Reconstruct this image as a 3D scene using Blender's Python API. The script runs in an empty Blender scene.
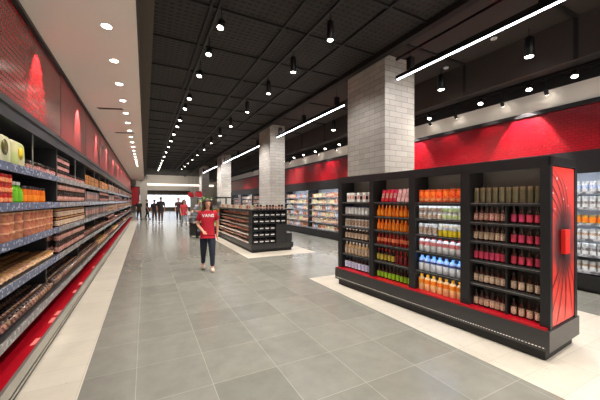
import bpy, math, random
from mathutils import Matrix, Vector
random.seed(7)
scene = bpy.context.scene
COL = scene.collection
PI = math.pi

# ------------------------------------------------------------------ materials
def lin(c):
    out = []
    for v in c[:3]:
        v = v / 255.0
        out.append(v / 12.92 if v <= .04045 else ((v + .055) / 1.055) ** 2.4)
    return tuple(out) + (1.0,)

MATS = {}
def mat(name, rgb, rough=.5, metal=0.0, spec=.5, emit=None, estr=0, var=0.0, noise=None, nscale=30, bump=0, bscale=60,
        trans=0, alpha=1, coat=0):
    if name in MATS: return MATS[name]
    m = bpy.data.materials.new(name); m.use_nodes = True
    nt = m.node_tree; N = nt.nodes; L = nt.links
    b = N['Principled BSDF']
    b.inputs['Base Color'].default_value = lin(rgb)
    b.inputs['Roughness'].default_value = rough
    b.inputs['Metallic'].default_value = metal
    b.inputs['Specular IOR Level'].default_value = spec
    b.inputs['Coat Weight'].default_value = coat
    b.inputs['Coat Roughness'].default_value = .1
    if trans: b.inputs['Transmission Weight'].default_value = trans
    if alpha < 1: b.inputs['Alpha'].default_value = alpha
    if emit:
        b.inputs['Emission Color'].default_value = lin(emit); b.inputs['Emission Strength'].default_value = estr
    src = None
    if noise:
        tc = N.new('ShaderNodeTexCoord'); nz = N.new('ShaderNodeTexNoise'); nz.inputs['Scale'].default_value = nscale
        nz.inputs['Detail'].default_value = 3
        L.new(tc.outputs['Object'], nz.inputs['Vector'])
        cr = N.new('ShaderNodeValToRGB'); cr.color_ramp.elements[0].position = .42; cr.color_ramp.elements[1].position = .58
        cr.color_ramp.elements[0].color = lin(rgb); cr.color_ramp.elements[1].color = lin(noise)
        L.new(nz.outputs['Fac'], cr.inputs['Fac']); src = cr.outputs['Color']
        L.new(src, b.inputs['Base Color'])
    if var:
        oi = N.new('ShaderNodeObjectInfo'); hs = N.new('ShaderNodeHueSaturation')
        mr = N.new('ShaderNodeMapRange'); mr.inputs['To Min'].default_value = 1 - var; mr.inputs['To Max'].default_value = 1 + var
        L.new(oi.outputs['Random'], mr.inputs['Value']); L.new(mr.outputs['Result'], hs.inputs['Value'])
        m2 = N.new('ShaderNodeMapRange'); m2.inputs['To Min'].default_value = .5 - var * .06; m2.inputs['To Max'].default_value = .5 + var * .06
        mu = N.new('ShaderNodeMath'); mu.operation = 'MULTIPLY'; mu.inputs[1].default_value = 7.31
        fr = N.new('ShaderNodeMath'); fr.operation = 'FRACT'
        L.new(oi.outputs['Random'], mu.inputs[0]); L.new(mu.outputs[0], fr.inputs[0]); L.new(fr.outputs[0], m2.inputs['Value'])
        L.new(m2.outputs['Result'], hs.inputs['Hue'])
        if src: L.new(src, hs.inputs['Color'])
        else: hs.inputs['Color'].default_value = lin(rgb)
        L.new(hs.outputs['Color'], b.inputs['Base Color'])
    if bump:
        tc = N.new('ShaderNodeTexCoord'); nz = N.new('ShaderNodeTexNoise'); nz.inputs['Scale'].default_value = bscale
        bp = N.new('ShaderNodeBump'); bp.inputs['Strength'].default_value = bump; bp.inputs['Distance'].default_value = .01
        L.new(tc.outputs['Object'], nz.inputs['Vector']); L.new(nz.outputs['Fac'], bp.inputs['Height']); L.new(bp.outputs['Normal'], b.inputs['Normal'])
    MATS[name] = m
    return m

def brickmat(name, c1, c2, mortar, w, h, ms, rough, axis, offset=.5, bump=.5, spec=.5, shift=(0, 0), noise=0.0, bdist=.01, coat=0, rvar=0.0):
    """axis: 'xy' floor, 'yz' wall along Y, 'xz' wall along X, 'box' picks by normal."""
    m = bpy.data.materials.new(name); m.use_nodes = True
    nt = m.node_tree; N = nt.nodes; L = nt.links; b = N['Principled BSDF']
    tc = N.new('ShaderNodeNewGeometry'); sp = N.new('ShaderNodeSeparateXYZ'); L.new(tc.outputs['Position'], sp.inputs[0])
    cb = N.new('ShaderNodeCombineXYZ')
    def sh(out, d):
        a = N.new('ShaderNodeMath'); a.operation = 'ADD'; a.inputs[1].default_value = d; L.new(out, a.inputs[0]); return a.outputs[0]
    if axis == 'xy': L.new(sh(sp.outputs[0], shift[0]), cb.inputs[0]); L.new(sh(sp.outputs[1], shift[1]), cb.inputs[1])
    elif axis == 'yz': L.new(sh(sp.outputs[1], shift[0]), cb.inputs[0]); L.new(sh(sp.outputs[2], shift[1]), cb.inputs[1])
    else:
        ad = N.new('ShaderNodeMath'); ad.operation = 'ADD'; L.new(sp.outputs[0], ad.inputs[0]); L.new(sp.outputs[1], ad.inputs[1])
        L.new(sh(ad.outputs[0], shift[0]), cb.inputs[0]); L.new(sh(sp.outputs[2], shift[1]), cb.inputs[1])
    br = N.new('ShaderNodeTexBrick'); br.offset = offset; br.squash = 1
    br.inputs['Scale'].default_value = 1; br.inputs['Brick Width'].default_value = w; br.inputs['Row Height'].default_value = h
    br.inputs['Mortar Size'].default_value = ms; br.inputs['Mortar Smooth'].default_value = .2; br.inputs['Bias'].default_value = 0
    br.inputs['Color1'].default_value = lin(c1); br.inputs['Color2'].default_value = lin(c2); br.inputs['Mortar'].default_value = lin(mortar)
    L.new(cb.outputs[0], br.inputs['Vector'])
    col = br.outputs['Color']
    nz = N.new('ShaderNodeTexNoise'); nz.inputs['Scale'].default_value = 4.5; nz.inputs['Detail'].default_value = 6; nz.inputs['Roughness'].default_value = .65
    L.new(tc.outputs['Position'], nz.inputs['Vector'])
    if noise:
        mx = N.new('ShaderNodeHueSaturation'); mr = N.new('ShaderNodeMapRange')
        mr.inputs['From Min'].default_value = .3; mr.inputs['From Max'].default_value = .7
        mr.inputs['To Min'].default_value = 1 - noise; mr.inputs['To Max'].default_value = 1 + noise
        L.new(nz.outputs['Fac'], mr.inputs['Value']); L.new(mr.outputs['Result'], mx.inputs['Value']); L.new(col, mx.inputs['Color']); col = mx.outputs['Color']
    L.new(col, b.inputs['Base Color'])
    b.inputs['Roughness'].default_value = rough; b.inputs['Specular IOR Level'].default_value = spec; b.inputs['Coat Weight'].default_value = coat
    if rvar:
        mr = N.new('ShaderNodeMapRange'); mr.inputs['From Min'].default_value = .3; mr.inputs['From Max'].default_value = .7
        mr.inputs['To Min'].default_value = rough - rvar; mr.inputs['To Max'].default_value = rough + rvar
        L.new(nz.outputs['Fac'], mr.inputs['Value']); L.new(mr.outputs['Result'], b.inputs['Roughness'])
    if bump:
        bp = N.new('ShaderNodeBump'); bp.invert = True; bp.inputs['Strength'].default_value = bump; bp.inputs['Distance'].default_value = bdist
        L.new(br.outputs['Fac'], bp.inputs['Height']); L.new(bp.outputs['Normal'], b.inputs['Normal'])
    MATS[name] = m
    return m

# ------------------------------------------------------------------ mesh builder
class MB:
    def __init__(s): s.v = []; s.f = []; s.mi = []; s.sm = []; s.mats = []
    def _m(s, m):
        if m not in s.mats: s.mats.append(m)
        return s.mats.index(m)
    def poly(s, vs, fs, m, smooth=False, M=None):
        b = len(s.v); k = s._m(m)
        for p in vs:
            p = Vector(p)
            if M is not None: p = M @ p
            s.v.append(tuple(p))
        for f in fs: s.f.append(tuple(i + b for i in f)); s.mi.append(k); s.sm.append(smooth)
        return s
    def box(s, x0, x1, y0, y1, z0, z1, m, M=None):
        vs = [(x0, y0, z0), (x1, y0, z0), (x1, y1, z0), (x0, y1, z0), (x0, y0, z1), (x1, y0, z1), (x1, y1, z1), (x0, y1, z1)]
        return s.poly(vs, [(3, 2, 1, 0), (4, 5, 6, 7), (0, 1, 5, 4), (1, 2, 6, 5), (2, 3, 7, 6), (3, 0, 4, 7)], m, False, M)
    def lathe(s, prof, m, n=12, c=(0, 0, 0), M=None, smooth=True, sx=1, sy=1):
        vs = []; fs = []
        for r, z in prof:
            for i in range(n):
                a = 2 * PI * i / n; vs.append((c[0] + r * math.cos(a) * sx, c[1] + r * math.sin(a) * sy, c[2] + z))
        for j in range(len(prof) - 1):
            for i in range(n):
                a = j * n + i; b = j * n + (i + 1) % n; fs.append((a, b, b + n, a + n))
        s.poly(vs, fs, m, smooth, M)
        s.poly(vs[:n], [tuple(reversed(range(n)))], m, False, M)
        s.poly(vs[-n:], [tuple(range(n))], m, False, M)
        return s
    def tube(s, p0, p1, r, m, n=8, r1=None):
        p0 = Vector(p0); p1 = Vector(p1); d = p1 - p0
        q = d.to_track_quat('Z', 'Y').to_matrix().to_4x4(); q.translation = p0
        return s.lathe([(r, 0), (r if r1 is None else r1, d.length)], m, n, M=q)
    def add(s, o, M):
        b = len(s.v); mp = [s._m(m) for m in o.mats]
        for p in o.v: s.v.append(tuple(M @ Vector(p)))
        for f, k, sm in zip(o.f, o.mi, o.sm): s.f.append(tuple(i + b for i in f)); s.mi.append(mp[k]); s.sm.append(sm)
        return s
    def mesh(s, name):
        me = bpy.data.meshes.new(name); me.from_pydata(s.v, [], s.f)
        for m in s.mats: me.materials.append(m)
        me.polygons.foreach_set('material_index', s.mi); me.polygons.foreach_set('use_smooth', s.sm)
        me.update(); return me

def obj(name, mb, parent=None, loc=None, rot=None):
    me = mb.mesh(name) if isinstance(mb, MB) else mb
    o = bpy.data.objects.new(name, me); COL.objects.link(o)
    if parent: o.parent = parent
    if loc: o.location = loc
    if rot: o.rotation_euler = rot
    return o
def tag(o, label, cat, group=None, kind=None):
    o['label'] = label; o['category'] = cat
    if group: o['group'] = group
    if kind: o['kind'] = kind
    return o
def thing(name, label, cat, loc=(0, 0, 0), rz=0, group=None):
    o = bpy.data.objects.new(name, None); COL.objects.link(o); o.location = loc; o.rotation_euler = (0, 0, rz); o.empty_display_size = .1
    return tag(o, label, cat, group)
def struct(name, mb, label=None):
    o = obj(name, mb); o['kind'] = 'structure'
    if label: o['label'] = label
    return o
KIDS = {}
def proto(name, body, parts):
    """unlinked prototype: (name, body MB, [(part name, MB)])"""
    return (name, body, body.mesh(name), [(n, mb, mb.mesh(n)) for n, mb in parts])
def place(pr, M, label, cat, group=None, kids=True):
    name, bmb, bme, parts = pr
    o = bpy.data.objects.new(name, bme); COL.objects.link(o); o.matrix_world = Matrix.Translation((0, 0, .0012)) @ M
    tag(o, label, cat, group)
    for n, mb, me in parts:
        c = bpy.data.objects.new(n, me); COL.objects.link(c); c.parent = o
    return o
def flat(pr):
    r = MB(); r.add(pr[1], Matrix.Identity(4))
    for n, mb, me in pr[3]: r.add(mb, Matrix.Identity(4))
    return r
def T(x, y, z, rz=0, rx=0, ry=0, s=1):
    return Matrix.Translation((x, y, z)) @ Matrix.Rotation(rz, 4, 'Z') @ Matrix.Rotation(ry, 4, 'Y') @ Matrix.Rotation(rx, 4, 'X') @ Matrix.Scale(s, 4)
ORD = 'first second third fourth fifth sixth seventh eighth ninth tenth eleventh twelfth thirteenth fourteenth fifteenth sixteenth seventeenth eighteenth nineteenth twentieth'.split()

# ------------------------------------------------------------------ common materials
M_BLACK = mat('black_powder_coat', (34, 33, 34), .38, spec=.4, bump=.05)
M_BLACK2 = mat('dark_shelf_metal', (44, 43, 44), .35, spec=.5)
M_HEAD = mat('charcoal_header', (60, 60, 64), .35, spec=.5)
M_DARK = mat('dark_interior', (26, 24, 24), .6)
M_STEEL = mat('brushed_steel', (180, 178, 172), .3, metal=.8)
M_RED = mat('red_deck', (158, 8, 26), .3, spec=.5)
M_CREAM = mat('warm_plaster', (243, 236, 226), .8)
M_BROWN = mat('taupe_cornice', (88, 76, 66), .7)
M_SOFFIT = mat('ceiling_panel', (62, 53, 48), .7)
M_BCEIL = mat('black_ceiling', (22, 20, 20), .6)
M_WHITE = mat('white_card', (236, 234, 230), .5)
M_LAMP = mat('lamp_glow', (255, 255, 255), .5, emit=(255, 246, 232), estr=14)
M_LINE = mat('line_lamp_glow', (255, 255, 255), .5, emit=(236, 240, 255), estr=10)
M_LED = mat('cool_led_glow', (255, 255, 255), .5, emit=(226, 238, 255), estr=9)
M_LEDB = mat('blue_led_glow', (255, 255, 255), .5, emit=(70, 150, 255), estr=22)
M_LEDS = mat('soft_led_glow', (255, 255, 255), .5, emit=(255, 232, 208), estr=3.5)
M_LEDW = mat('neutral_led_glow', (255, 255, 255), .5, emit=(255, 240, 222), estr=6)

# price rail : procedural tickets
def railmat(name, base, tick, tick2, scale):
    m = bpy.data.materials.new(name); m.use_nodes = True; N = m.node_tree.nodes; L = m.node_tree.links; b = N['Principled BSDF']
    g = N.new('ShaderNodeNewGeometry'); sp = N.new('ShaderNodeSeparateXYZ'); L.new(g.outputs['Position'], sp.inputs[0])
    cb = N.new('ShaderNodeCombineXYZ'); L.new(sp.outputs[1], cb.inputs[0]); L.new(sp.outputs[2], cb.inputs[1])
    v = N.new('ShaderNodeTexVoronoi'); v.distance = 'CHEBYCHEV'; v.inputs['Scale'].default_value = scale; v.inputs['Randomness'].default_value = .55
    L.new(cb.outputs[0], v.inputs['Vector'])
    cr = N.new('ShaderNodeValToRGB'); cr.color_ramp.elements[0].color = lin(tick); cr.color_ramp.elements[1].color = lin(base)
    cr.color_ramp.elements[0].position = .3; cr.color_ramp.elements[1].position = .36
    L.new(v.outputs['Distance'], cr.inputs['Fac'])
    sx = N.new('ShaderNodeSeparateColor'); L.new(v.outputs['Color'], sx.inputs[0])
    c2 = N.new('ShaderNodeMath'); c2.operation = 'GREATER_THAN'; c2.inputs[1].default_value = .5; L.new(sx.outputs[0], c2.inputs[0])
    mx = N.new('ShaderNodeMix'); mx.data_type = 'RGBA'; L.new(c2.outputs[0], mx.inputs[0]); L.new(cr.outputs[0], mx.inputs[6]); mx.inputs[7].default_value = lin(tick2)
    L.new(mx.outputs[2], b.inputs['Base Color']); b.inputs['Roughness'].default_value = .25
    MATS[name] = m; return m
M_RAILB = railmat('blue_grey_price_rail', (84, 92, 116), (160, 168, 190), (96, 104, 132), 30)
M_RAILG = railmat('grey_price_rail', (132, 128, 128), (168, 165, 163), (116, 111, 113), 24)

# ------------------------------------------------------------------ shell
M_FLOOR = brickmat('grey_stone_tile', (113, 112, 104), (126, 124, 116), (148, 146, 137), .6, .6, .0028, .2, 'xy', 0, .15, spec=.5,
                   shift=(.07 + 6, -3.25 + 12), noise=.09, bdist=.002, rvar=.03)
M_BEIGE = brickmat('cream_stone_tile', (182, 173, 159), (192, 183, 169), (156, 146, 132), .6, .3, .002, .33, 'xy', 0, .1, spec=.45,
                   shift=(.5 + 6, -3.25 + 12), noise=.07, bdist=.002, rvar=.06)
f = MB(); f.box(-1.7, 8, -6, 56, -.1, 0, M_FLOOR); struct('floor', f, 'grey stone tile floor with pale joints')
f = MB(); f.box(-.93, -.485, -6, 31, 0, .003, M_BEIGE); struct('trim_1', f, 'cream stone border strip along the foot of the left shelving')
f = MB(); f.box(3.0, 5.6, .95, 5.35, 0, .003, M_BEIGE); f.box(3.4, 5.6, -3, .95, 0, .003, M_BEIGE)
struct('trim_2', f, 'cream stone floor field around the sauce gondola')
f = MB(); f.box(2.55, 4.75, 8.0, 24.5, 0, .003, M_BEIGE); struct('trim_3', f, 'cream stone floor field around the middle gondolas')

# left wall
M_TILE_RED = brickmat('embossed_red_mosaic', (168, 22, 28), (150, 16, 22), (92, 10, 14), .05, .05, .006, .22, 'yz', .5, 1.0, spec=.55, bdist=.02, shift=(40, 0))
M_RED_SMOOTH = mat('smooth_red_panel', (146, 44, 48), .36, spec=.6)
w = MB(); w.box(-1.7, -1.58, -6, 31, 0, 2.44, M_DARK); struct('wall_left', w, 'dark wall behind the left shelving')
w = MB(); w.box(-1.7, -1.1, -6, 5.5, 2.44, 3.52, M_TILE_RED); struct('trim_4', w, 'embossed red mosaic fascia above the near left shelving')
w = MB(); w.box(-1.7, -1.1, 5.5, 31, 2.44, 3.52, M_RED_SMOOTH)
for k in range(12): w.box(-1.1, -1.0985, 5.5 + 2.08 * k, 5.512 + 2.08 * k, 2.44, 3.5, M_DARK)
struct('trim_5', w, 'smooth red fascia panels above the far left shelving')
w = MB(); w.box(-1.1, -1.06, -6, 31, 3.46, 3.5, M_BLACK); struct('trim_6', w, 'thin black angle where red fascia meets ceiling')
w = MB(); w.box(-1.7, -.08, -6, 31.5, 3.5, 3.56, M_CREAM)
w.box(-.14, -.08, -6, 31.5, 3.56, 4.57, M_BROWN); w.box(-.08, .12, -6, 38, 4.4, 4.6, M_BROWN); w.box(-1.7, -.08, 31.5, 38, 4.4, 4.6, M_BROWN)
struct('ceiling_left', w, 'lowered beige plaster ceiling over the left shelving')

# dark ceiling with perforated panels
def perfmat():
    m = bpy.data.materials.new('perforated_dark_panel'); m.use_nodes = True; N = m.node_tree.nodes; L = m.node_tree.links; b = N['Principled BSDF']
    g = N.new('ShaderNodeNewGeometry'); sp = N.new('ShaderNodeSeparateXYZ'); L.new(g.outputs['Position'], sp.inputs[0])
    def axis(o):
        a = N.new('ShaderNodeMath'); a.operation = 'MULTIPLY'; a.inputs[1].default_value = 1 / .105; L.new(o, a.inputs[0])
        c = N.new('ShaderNodeMath'); c.operation = 'FRACT'; L.new(a.outputs[0], c.inputs[0])
        d = N.new('ShaderNodeMath'); d.operation = 'SUBTRACT'; d.inputs[1].default_value = .5; L.new(c.outputs[0], d.inputs[0])
        e = N.new('ShaderNodeMath'); e.operation = 'ABSOLUTE'; L.new(d.outputs[0], e.inputs[0]); return e.outputs[0]
    mx = N.new('ShaderNodeMath'); mx.operation = 'MAXIMUM'; L.new(axis(sp.outputs[0]), mx.inputs[0]); L.new(axis(sp.outputs[1]), mx.inputs[1])
    cr = N.new('ShaderNodeValToRGB'); cr.color_ramp.elements[0].position = .24; cr.color_ramp.elements[1].position = .3
    cr.color_ramp.elements[0].color = lin((3, 3, 3)); cr.color_ramp.elements[1].color = lin((40, 33, 27))
    L.new(mx.outputs[0], cr.inputs['Fac']); L.new(cr.outputs['Color'], b.inputs['Base Color']); b.inputs['Roughness'].default_value = .7
    bp = N.new('ShaderNodeBump'); bp.inputs['Distance'].default_value = .02; L.new(mx.outputs[0], bp.inputs['Height']); L.new(bp.outputs[0], b.inputs['Normal'])
    return m
M_PERF = perfmat()
M_RIB = mat('ceiling_rib', (20, 17, 15), .6)
w = MB(); w.box(.12, 4.3, -6, 38, 4.6, 4.68, M_PERF)
y = -5.4
while y < 31: w.box(.12, 4.3, y - .02, y + .02, 4.57, 4.6, M_RIB); y += 1.26
for x in (.9, 2.12, 3.34): w.box(x - .02, x + .02, -6, 38, 4.565, 4.6, M_RIB)
w.box(4.16, 4.3, -6, 38, 4.5, 4.6, M_RIB)
struct('ceiling', w, 'dark ceiling of square-perforated panels')
w = MB(); w.box(4.3, 6.25, -6, 38, 4.6, 4.68, M_SOFFIT)
y = -5.4
while y < 31: w.box(4.3, 6.25, y - .03, y + .03, 4.57, 4.6, M_BCEIL); y += 1.9
w.box(5.28, 5.32, -6, 38, 4.57, 4.6, M_BCEIL)
struct('ceiling_right', w, 'smooth dark ceiling panels over the pillars')
w = MB(); w.box(6.25, 8, -6, 38, 3.93, 4.68, M_BCEIL)
w.box(6.2, 6.25, -6, 38, 3.9, 4.68, M_SOFFIT); 
for q in range(16): w.box(6.19, 6.2, -5.43 + 1.9 * q, -5.37 + 1.9 * q, 3.9, 4.57, M_BCEIL)
struct('trim_7', w, 'black dropped bulkhead carrying the spot track')

# right wall
M_TILE_R2 = brickmat('red_glazed_brick', (158, 6, 26), (142, 4, 20), (104, 2, 12), .11, .055, .004, .3, 'yz', .5, .8, spec=.5, bdist=.01, shift=(40, 0))
w = MB(); w.box(7.6, 7.75, -6, 31, 0, 3.95, M_DARK); struct('wall_right', w, 'dark wall behind the refrigerated cases')
w = MB(); w.box(6.9, 7.6, -6, 31, 2.5, 3.3, M_TILE_R2); struct('trim_8', w, 'red brick fascia above the refrigerated wall cases')
w = MB(); w.box(6.86, 7.6, -6, 31, 3.3, 3.38, M_BLACK); struct('trim_9', w, 'black ledge over the red brick fascia')
w = MB(); w.box(6.9, 7.6, -6, 31, 3.38, 3.74, M_CREAM); struct('trim_10', w, 'beige plaster band above the red brick fascia')
w = MB(); w.box(6.88, 7.6, -6, 31, 3.74, 3.93, M_BCEIL); struct('trim_11', w, 'black recess above the beige band')

# pillars
M_BRICK = brickmat('white_glazed_brick', (198, 192, 182), (182, 175, 165), (122, 116, 107), .34, .115, .004, .38, 'box', .5, .7, spec=.45, noise=.05, bdist=.008, shift=(40, 0))
for i, (yf, yb) in enumerate([(4.53, 5.77), (10.74, 11.98), (19.05, 20.3), (26.4, 27.7)]):
    p = MB(); p.box(4.3, 5.14 if i == 0 else 4.92, yf, yb, 0, 4.575, M_BRICK)
    struct('pillar_%d' % (i + 1), p, 'white brick square pillar, %s along the aisle' % ORD[i])

# far end
M_GLASSY = mat('daylit_glass', (255, 255, 255), .3, emit=(232, 240, 255), estr=1.1)
M_STONE = mat('pale_stone_wall', (196, 188, 176), .7)
w = MB(); w.box(-1.7, 9, 38, 38.4, 2.85, 4.7, mat('grey_bulkhead', (200, 190, 178), .7))
w.box(-.4, 9, 37.94, 38, 3.42, 3.58, mat('lit_cove', (255, 255, 255), .5, emit=(255, 240, 220), estr=1.6))
struct('wall_back', w, 'grey bulkhead over the far opening with lit cove')
w = MB(); w.box(-1.7, -.75, 31.0, 31.5, 0, 4.7, M_STONE); struct('wall_back_left', w)
w = MB(); w.box(-.4, .2, 30.6, 31.5, 0, 3.9, M_STONE); struct('pillar_5', w, 'cream pier at the far end of the left shelving')
w = MB(); w.box(4.9, 8, 38, 38.4, 0, 2.85, M_STONE); struct('wall_back_right', w)
w = MB(); w.box(-3, 8, 38.4, 56, 3.3, 3.4, mat('lobby_ceiling', (120, 112, 106), .7)); struct('ceiling_back', w)
w = MB(); w.box(-1.7, -1.6, 31.5, 56, 0, 4.6, M_STONE); w.box(7.6, 7.7, 31.0, 56, 0, 4.6, M_STONE); struct('wall_lobby', w)
w = MB(); w.box(-1.6, 7.6, 54, 54.1, 0.6, 2.6, M_GLASSY)
struct('window_1', w, 'bright daylit glass wall of the lobby')
w = MB(); w.box(-1.6, 7.6, 53.9, 54.1, 2.6, 3.3, M_BROWN); w.box(-1.6, 7.6, 53.8, 54.1, 0, .6, M_BROWN)
for k in range(8): w.box(-1.2 + k * 1.2, -1.14 + k * 1.2, 53.9, 54, .6, 2.6, M_BROWN)
struct('trim_12', w, 'dark frame of the lobby glass wall')

# ------------------------------------------------------------------ product prototypes
def bottle(name, h, r, body, cap, lab, caplabel=None, n=12, neck=.32, l0=.12, l1=.55, part=True, sq=1):
    b = MB(); hb = h * (1 - neck)
    b.lathe([(r * .9, 0), (r, h * .03), (r, hb * .85), (r * .8, hb * .97), (r * .38, hb + h * neck * .3), (r * .34, h * .9)], body, n)
    c = MB(); c.lathe([(r * .42, h * .86), (r * .42, h)], cap, n)
    l = MB(); l.lathe([(r * 1.02, h * l0), (r * 1.02, h * l1)], lab, n)
    return proto(name, b, [('cap', c), ('paper_label', l)])
def jar(name, h, r, body, lid, lab, n=12, l0=.15, l1=.7, lidh=.16, sx=1):
    b = MB(); b.lathe([(r * .92, 0), (r, h * .05), (r, h * .74), (r * .86, h * (1 - lidh))], body, n)
    c = MB(); c.lathe([(r * .93, h * (1 - lidh)), (r * .93, h * .98), (r * .88, h)], lid, n)
    l = MB(); l.lathe([(r * 1.015, h * l0), (r * 1.015, h * l1)], lab, n)
    return proto(name, b, [('lid', c), ('paper_label', l)])
def tub(name, h, r, body, lid, n=14):
    b = MB(); b.lathe([(r * .86, 0), (r * .98, h * .85)], body, n)
    c = MB(); c.lathe([(r, h * .82), (r, h)], lid, n)
    return proto(name, b, [('lid', c)])
def pillow_mb(w, l, h, m, nu=5, nv=6, seam=.08):
    """pillow pack lying flat: w along x, l along y, thickness h"""
    b = MB(); vs = []; fs = []
    def H(u, v):
        a = max(0, 1 - abs(2 * u - 1) ** 2.6); c = max(0, 1 - abs(2 * v - 1) ** 4); return (a * c) ** .5
    for side in (1, 0):
        for j in range(nv + 1):
            for i in range(nu + 1):
                u = i / nu; v = j / nv; t = H(u, v)
                vs.append(((u - .5) * w, (v - .5) * l, h * .18 + (h * .82 * t if side else -h * .18 * t)))
    n1 = (nu + 1) * (nv + 1)
    for j in range(nv):
        for i in range(nu):
            a = j * (nu + 1) + i; q = (a, a + 1, a + nu + 2, a + nu + 1); fs.append(q); fs.append(tuple(k + n1 for k in reversed(q)))
    b.poly(vs, fs, m, True); return b
def packet(name, w, l, h, film, lab=None):
    b = pillow_mb(w, l, h, film); parts = []
    if lab:
        p = MB(); p.lathe([(.001, h * .98), (w * .3, h * .95), (w * .3, h * 1.02), (.001, h * 1.03)], lab, 10, sy=l / w * .8); parts = [('paper_label', p)]
    return proto(name, b, parts)
def standbag(name, w, d, h, m, m2, stripe=True):
    """standing gusseted bag: w along y, d along x"""
    b = MB(); rows = [(0, .95, .95), (.05, 1, 1), (.45, 1.0, 1.04), (.85, 1, .95), (.96, .97, .8), (1, .9, .6)]
    vs = []; fs = []; n = 16
    for z, sw, sd in rows:
        for i in range(n):
            a = 2 * PI * i / n; cx = math.cos(a); cy = math.sin(a)
            px = math.copysign(abs(cx) ** .3, cx) * d / 2 * sd; py = math.copysign(abs(cy) ** .3, cy) * w / 2 * sw
            vs.append((px, py, z * h))
    for j in range(len(rows) - 1):
        for i in range(n):
            a = j * n + i; c = j * n + (i + 1) % n; fs.append((a, c, c + n, a + n))
    fs.append(tuple(reversed(range(n)))); fs.append(tuple((len(rows) - 1) * n + i for i in range(n)))
    b.poly(vs, fs, m, True)
    p = MB(); p.lathe([(w * .02, 0), (w * .2, .001), (w * .2, .003), (w * .02, .004)], m2, 14, M=Matrix.Translation((d * .525, 0, h * .55)) @ Matrix.Rotation(PI / 2, 4, 'Y'))
    return proto(name, b, [('printed_emblem', p)])
def carton(name, w, d, h, m, m2):
    b = MB(); b.box(-d / 2, d / 2, -w / 2, w / 2, 0, h, m)
    p = MB(); p.box(-d / 2 - .001, d / 2 + .001, -w * .44, w * .44, h * .3, h * .72, m2)
    return proto(name, b, [('printed_panel', p)])

G = lambda n, c, **k: mat(n, c, k.pop('rough', .16), var=k.pop('var', .12), **k)
m_redglass = G('tomato_sauce_glass', (176, 34, 18)); m_orangeglass = G('orange_preserve_glass', (214, 96, 22)); m_brownglass = G('brown_glass', (60, 34, 24))
m_dkred = G('dark_red_preserve', (104, 22, 24)); m_green = G('green_liquid', (96, 170, 20)); m_olive = G('olive_preserve', (96, 92, 40))
m_gold = mat('gold_lid', (196, 160, 96), .3, metal=.6); m_redlid = mat('red_lid', (170, 20, 24), .35); m_blacklid = mat('black_lid', (28, 26, 28), .3); m_whitelid = mat('white_lid', (228, 226, 220), .4)
m_redlab = G('red_label', (160, 26, 36), rough=.5, noise=(216, 190, 180), nscale=90); m_creamlab = G('cream_label', (210, 186, 160), rough=.5, noise=(160, 128, 104), nscale=70, var=.15); m_pinklab = G('pink_label', (206, 60, 92), rough=.5)
m_palepink = G('pale_pink_label', (214, 166, 152), rough=.5, noise=(150, 84, 72), nscale=75, var=.2); m_whitelab = G('white_label', (232, 230, 226), rough=.5); m_orlab = G('orange_label', (240, 130, 20), rough=.5)
m_redorlab = G('red_orange_label', (220, 72, 22), rough=.5, noise=(236, 170, 120), nscale=80); m_yellab = G('yellow_label', (232, 206, 40), rough=.5); m_grnlab = G('green_label', (110, 186, 30), rough=.5)
m_bluelab = G('blue_white_label', (150, 172, 222), rough=.5, noise=(232, 236, 244), nscale=60); m_tub = G('terracotta_tub', (172, 92, 62), rough=.4, noise=(200, 128, 96), nscale=22)
m_tublid = mat('tan_tub_lid', (214, 160, 124), .45); m_tanfilm = G('biscuit_packet_film', (196, 152, 104), rough=.28, noise=(140, 88, 50), nscale=28, var=.2)
m_meatfilm = G('smoked_meat_packet_film', (70, 38, 30), rough=.2, noise=(142, 104, 84), nscale=40, var=.4)
m_greenbag = G('pale_green_bag', (176, 186, 140), rough=.4, noise=(214, 206, 176), nscale=5); m_creambag = G('cream_bag', (220, 206, 168), rough=.4, noise=(190, 200, 130), nscale=5)
m_goldbag = G('golden_bag_film', (216, 150, 60), rough=.3, noise=(170, 96, 36), nscale=18, var=.2); m_darkpack = G('dark_pack', (74, 60, 58), rough=.35, noise=(120, 104, 98), nscale=30, var=.3)
m_pinkpack = G('pink_brown_pack', (178, 116, 92), rough=.35, noise=(206, 150, 128), nscale=26, var=.25)

P_redjar = jar('preserve_jar', .083, .043, m_redglass, m_redlid, m_redorlab, l0=.2, l1=.62)
P_smalljar = jar('preserve_jar', .10, .036, m_brownglass, m_blacklid, m_redlab, l0=.15, l1=.6)
P_orangejar = jar('preserve_jar', .17, .04, m_orangeglass, m_blacklid, m_orlab, l0=.15, l1=.5)
P_brownjar = jar('preserve_jar', .12, .037, m_dkred, m_gold, m_creamlab)
P_brownjar2 = jar('preserve_jar', .15, .038, m_brownglass, m_blacklid, m_palepink, l0=.2, l1=.6)
P_greenbot = bottle('juice_bottle', .2, .034, m_green, m_whitelid, m_grnlab)
P_tub = tub('spread_tub', .082, .058, m_tub, m_tublid)
P_tan = packet('biscuit_packet', .11, .104, .032, m_tanfilm)
P_meat = packet('cured_meat_packet', .10, .104, .036, m_meatfilm, m_darkpack)
P_gbag = standbag('rice_bag', .33, .14, .245, m_greenbag, m_olive)
P_cbag = standbag('rice_bag', .3, .14, .24, m_creambag, m_yellab)
P_goldbag = standbag('pasta_bag', .13, .08, .22, m_goldbag, m_redlab)
P_pinkpack = carton('snack_carton', .12, .08, .24, m_pinkpack, m_creamlab)
P_darkpack = carton('snack_carton', .14, .09, .22, m_darkpack, m_palepink)

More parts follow.
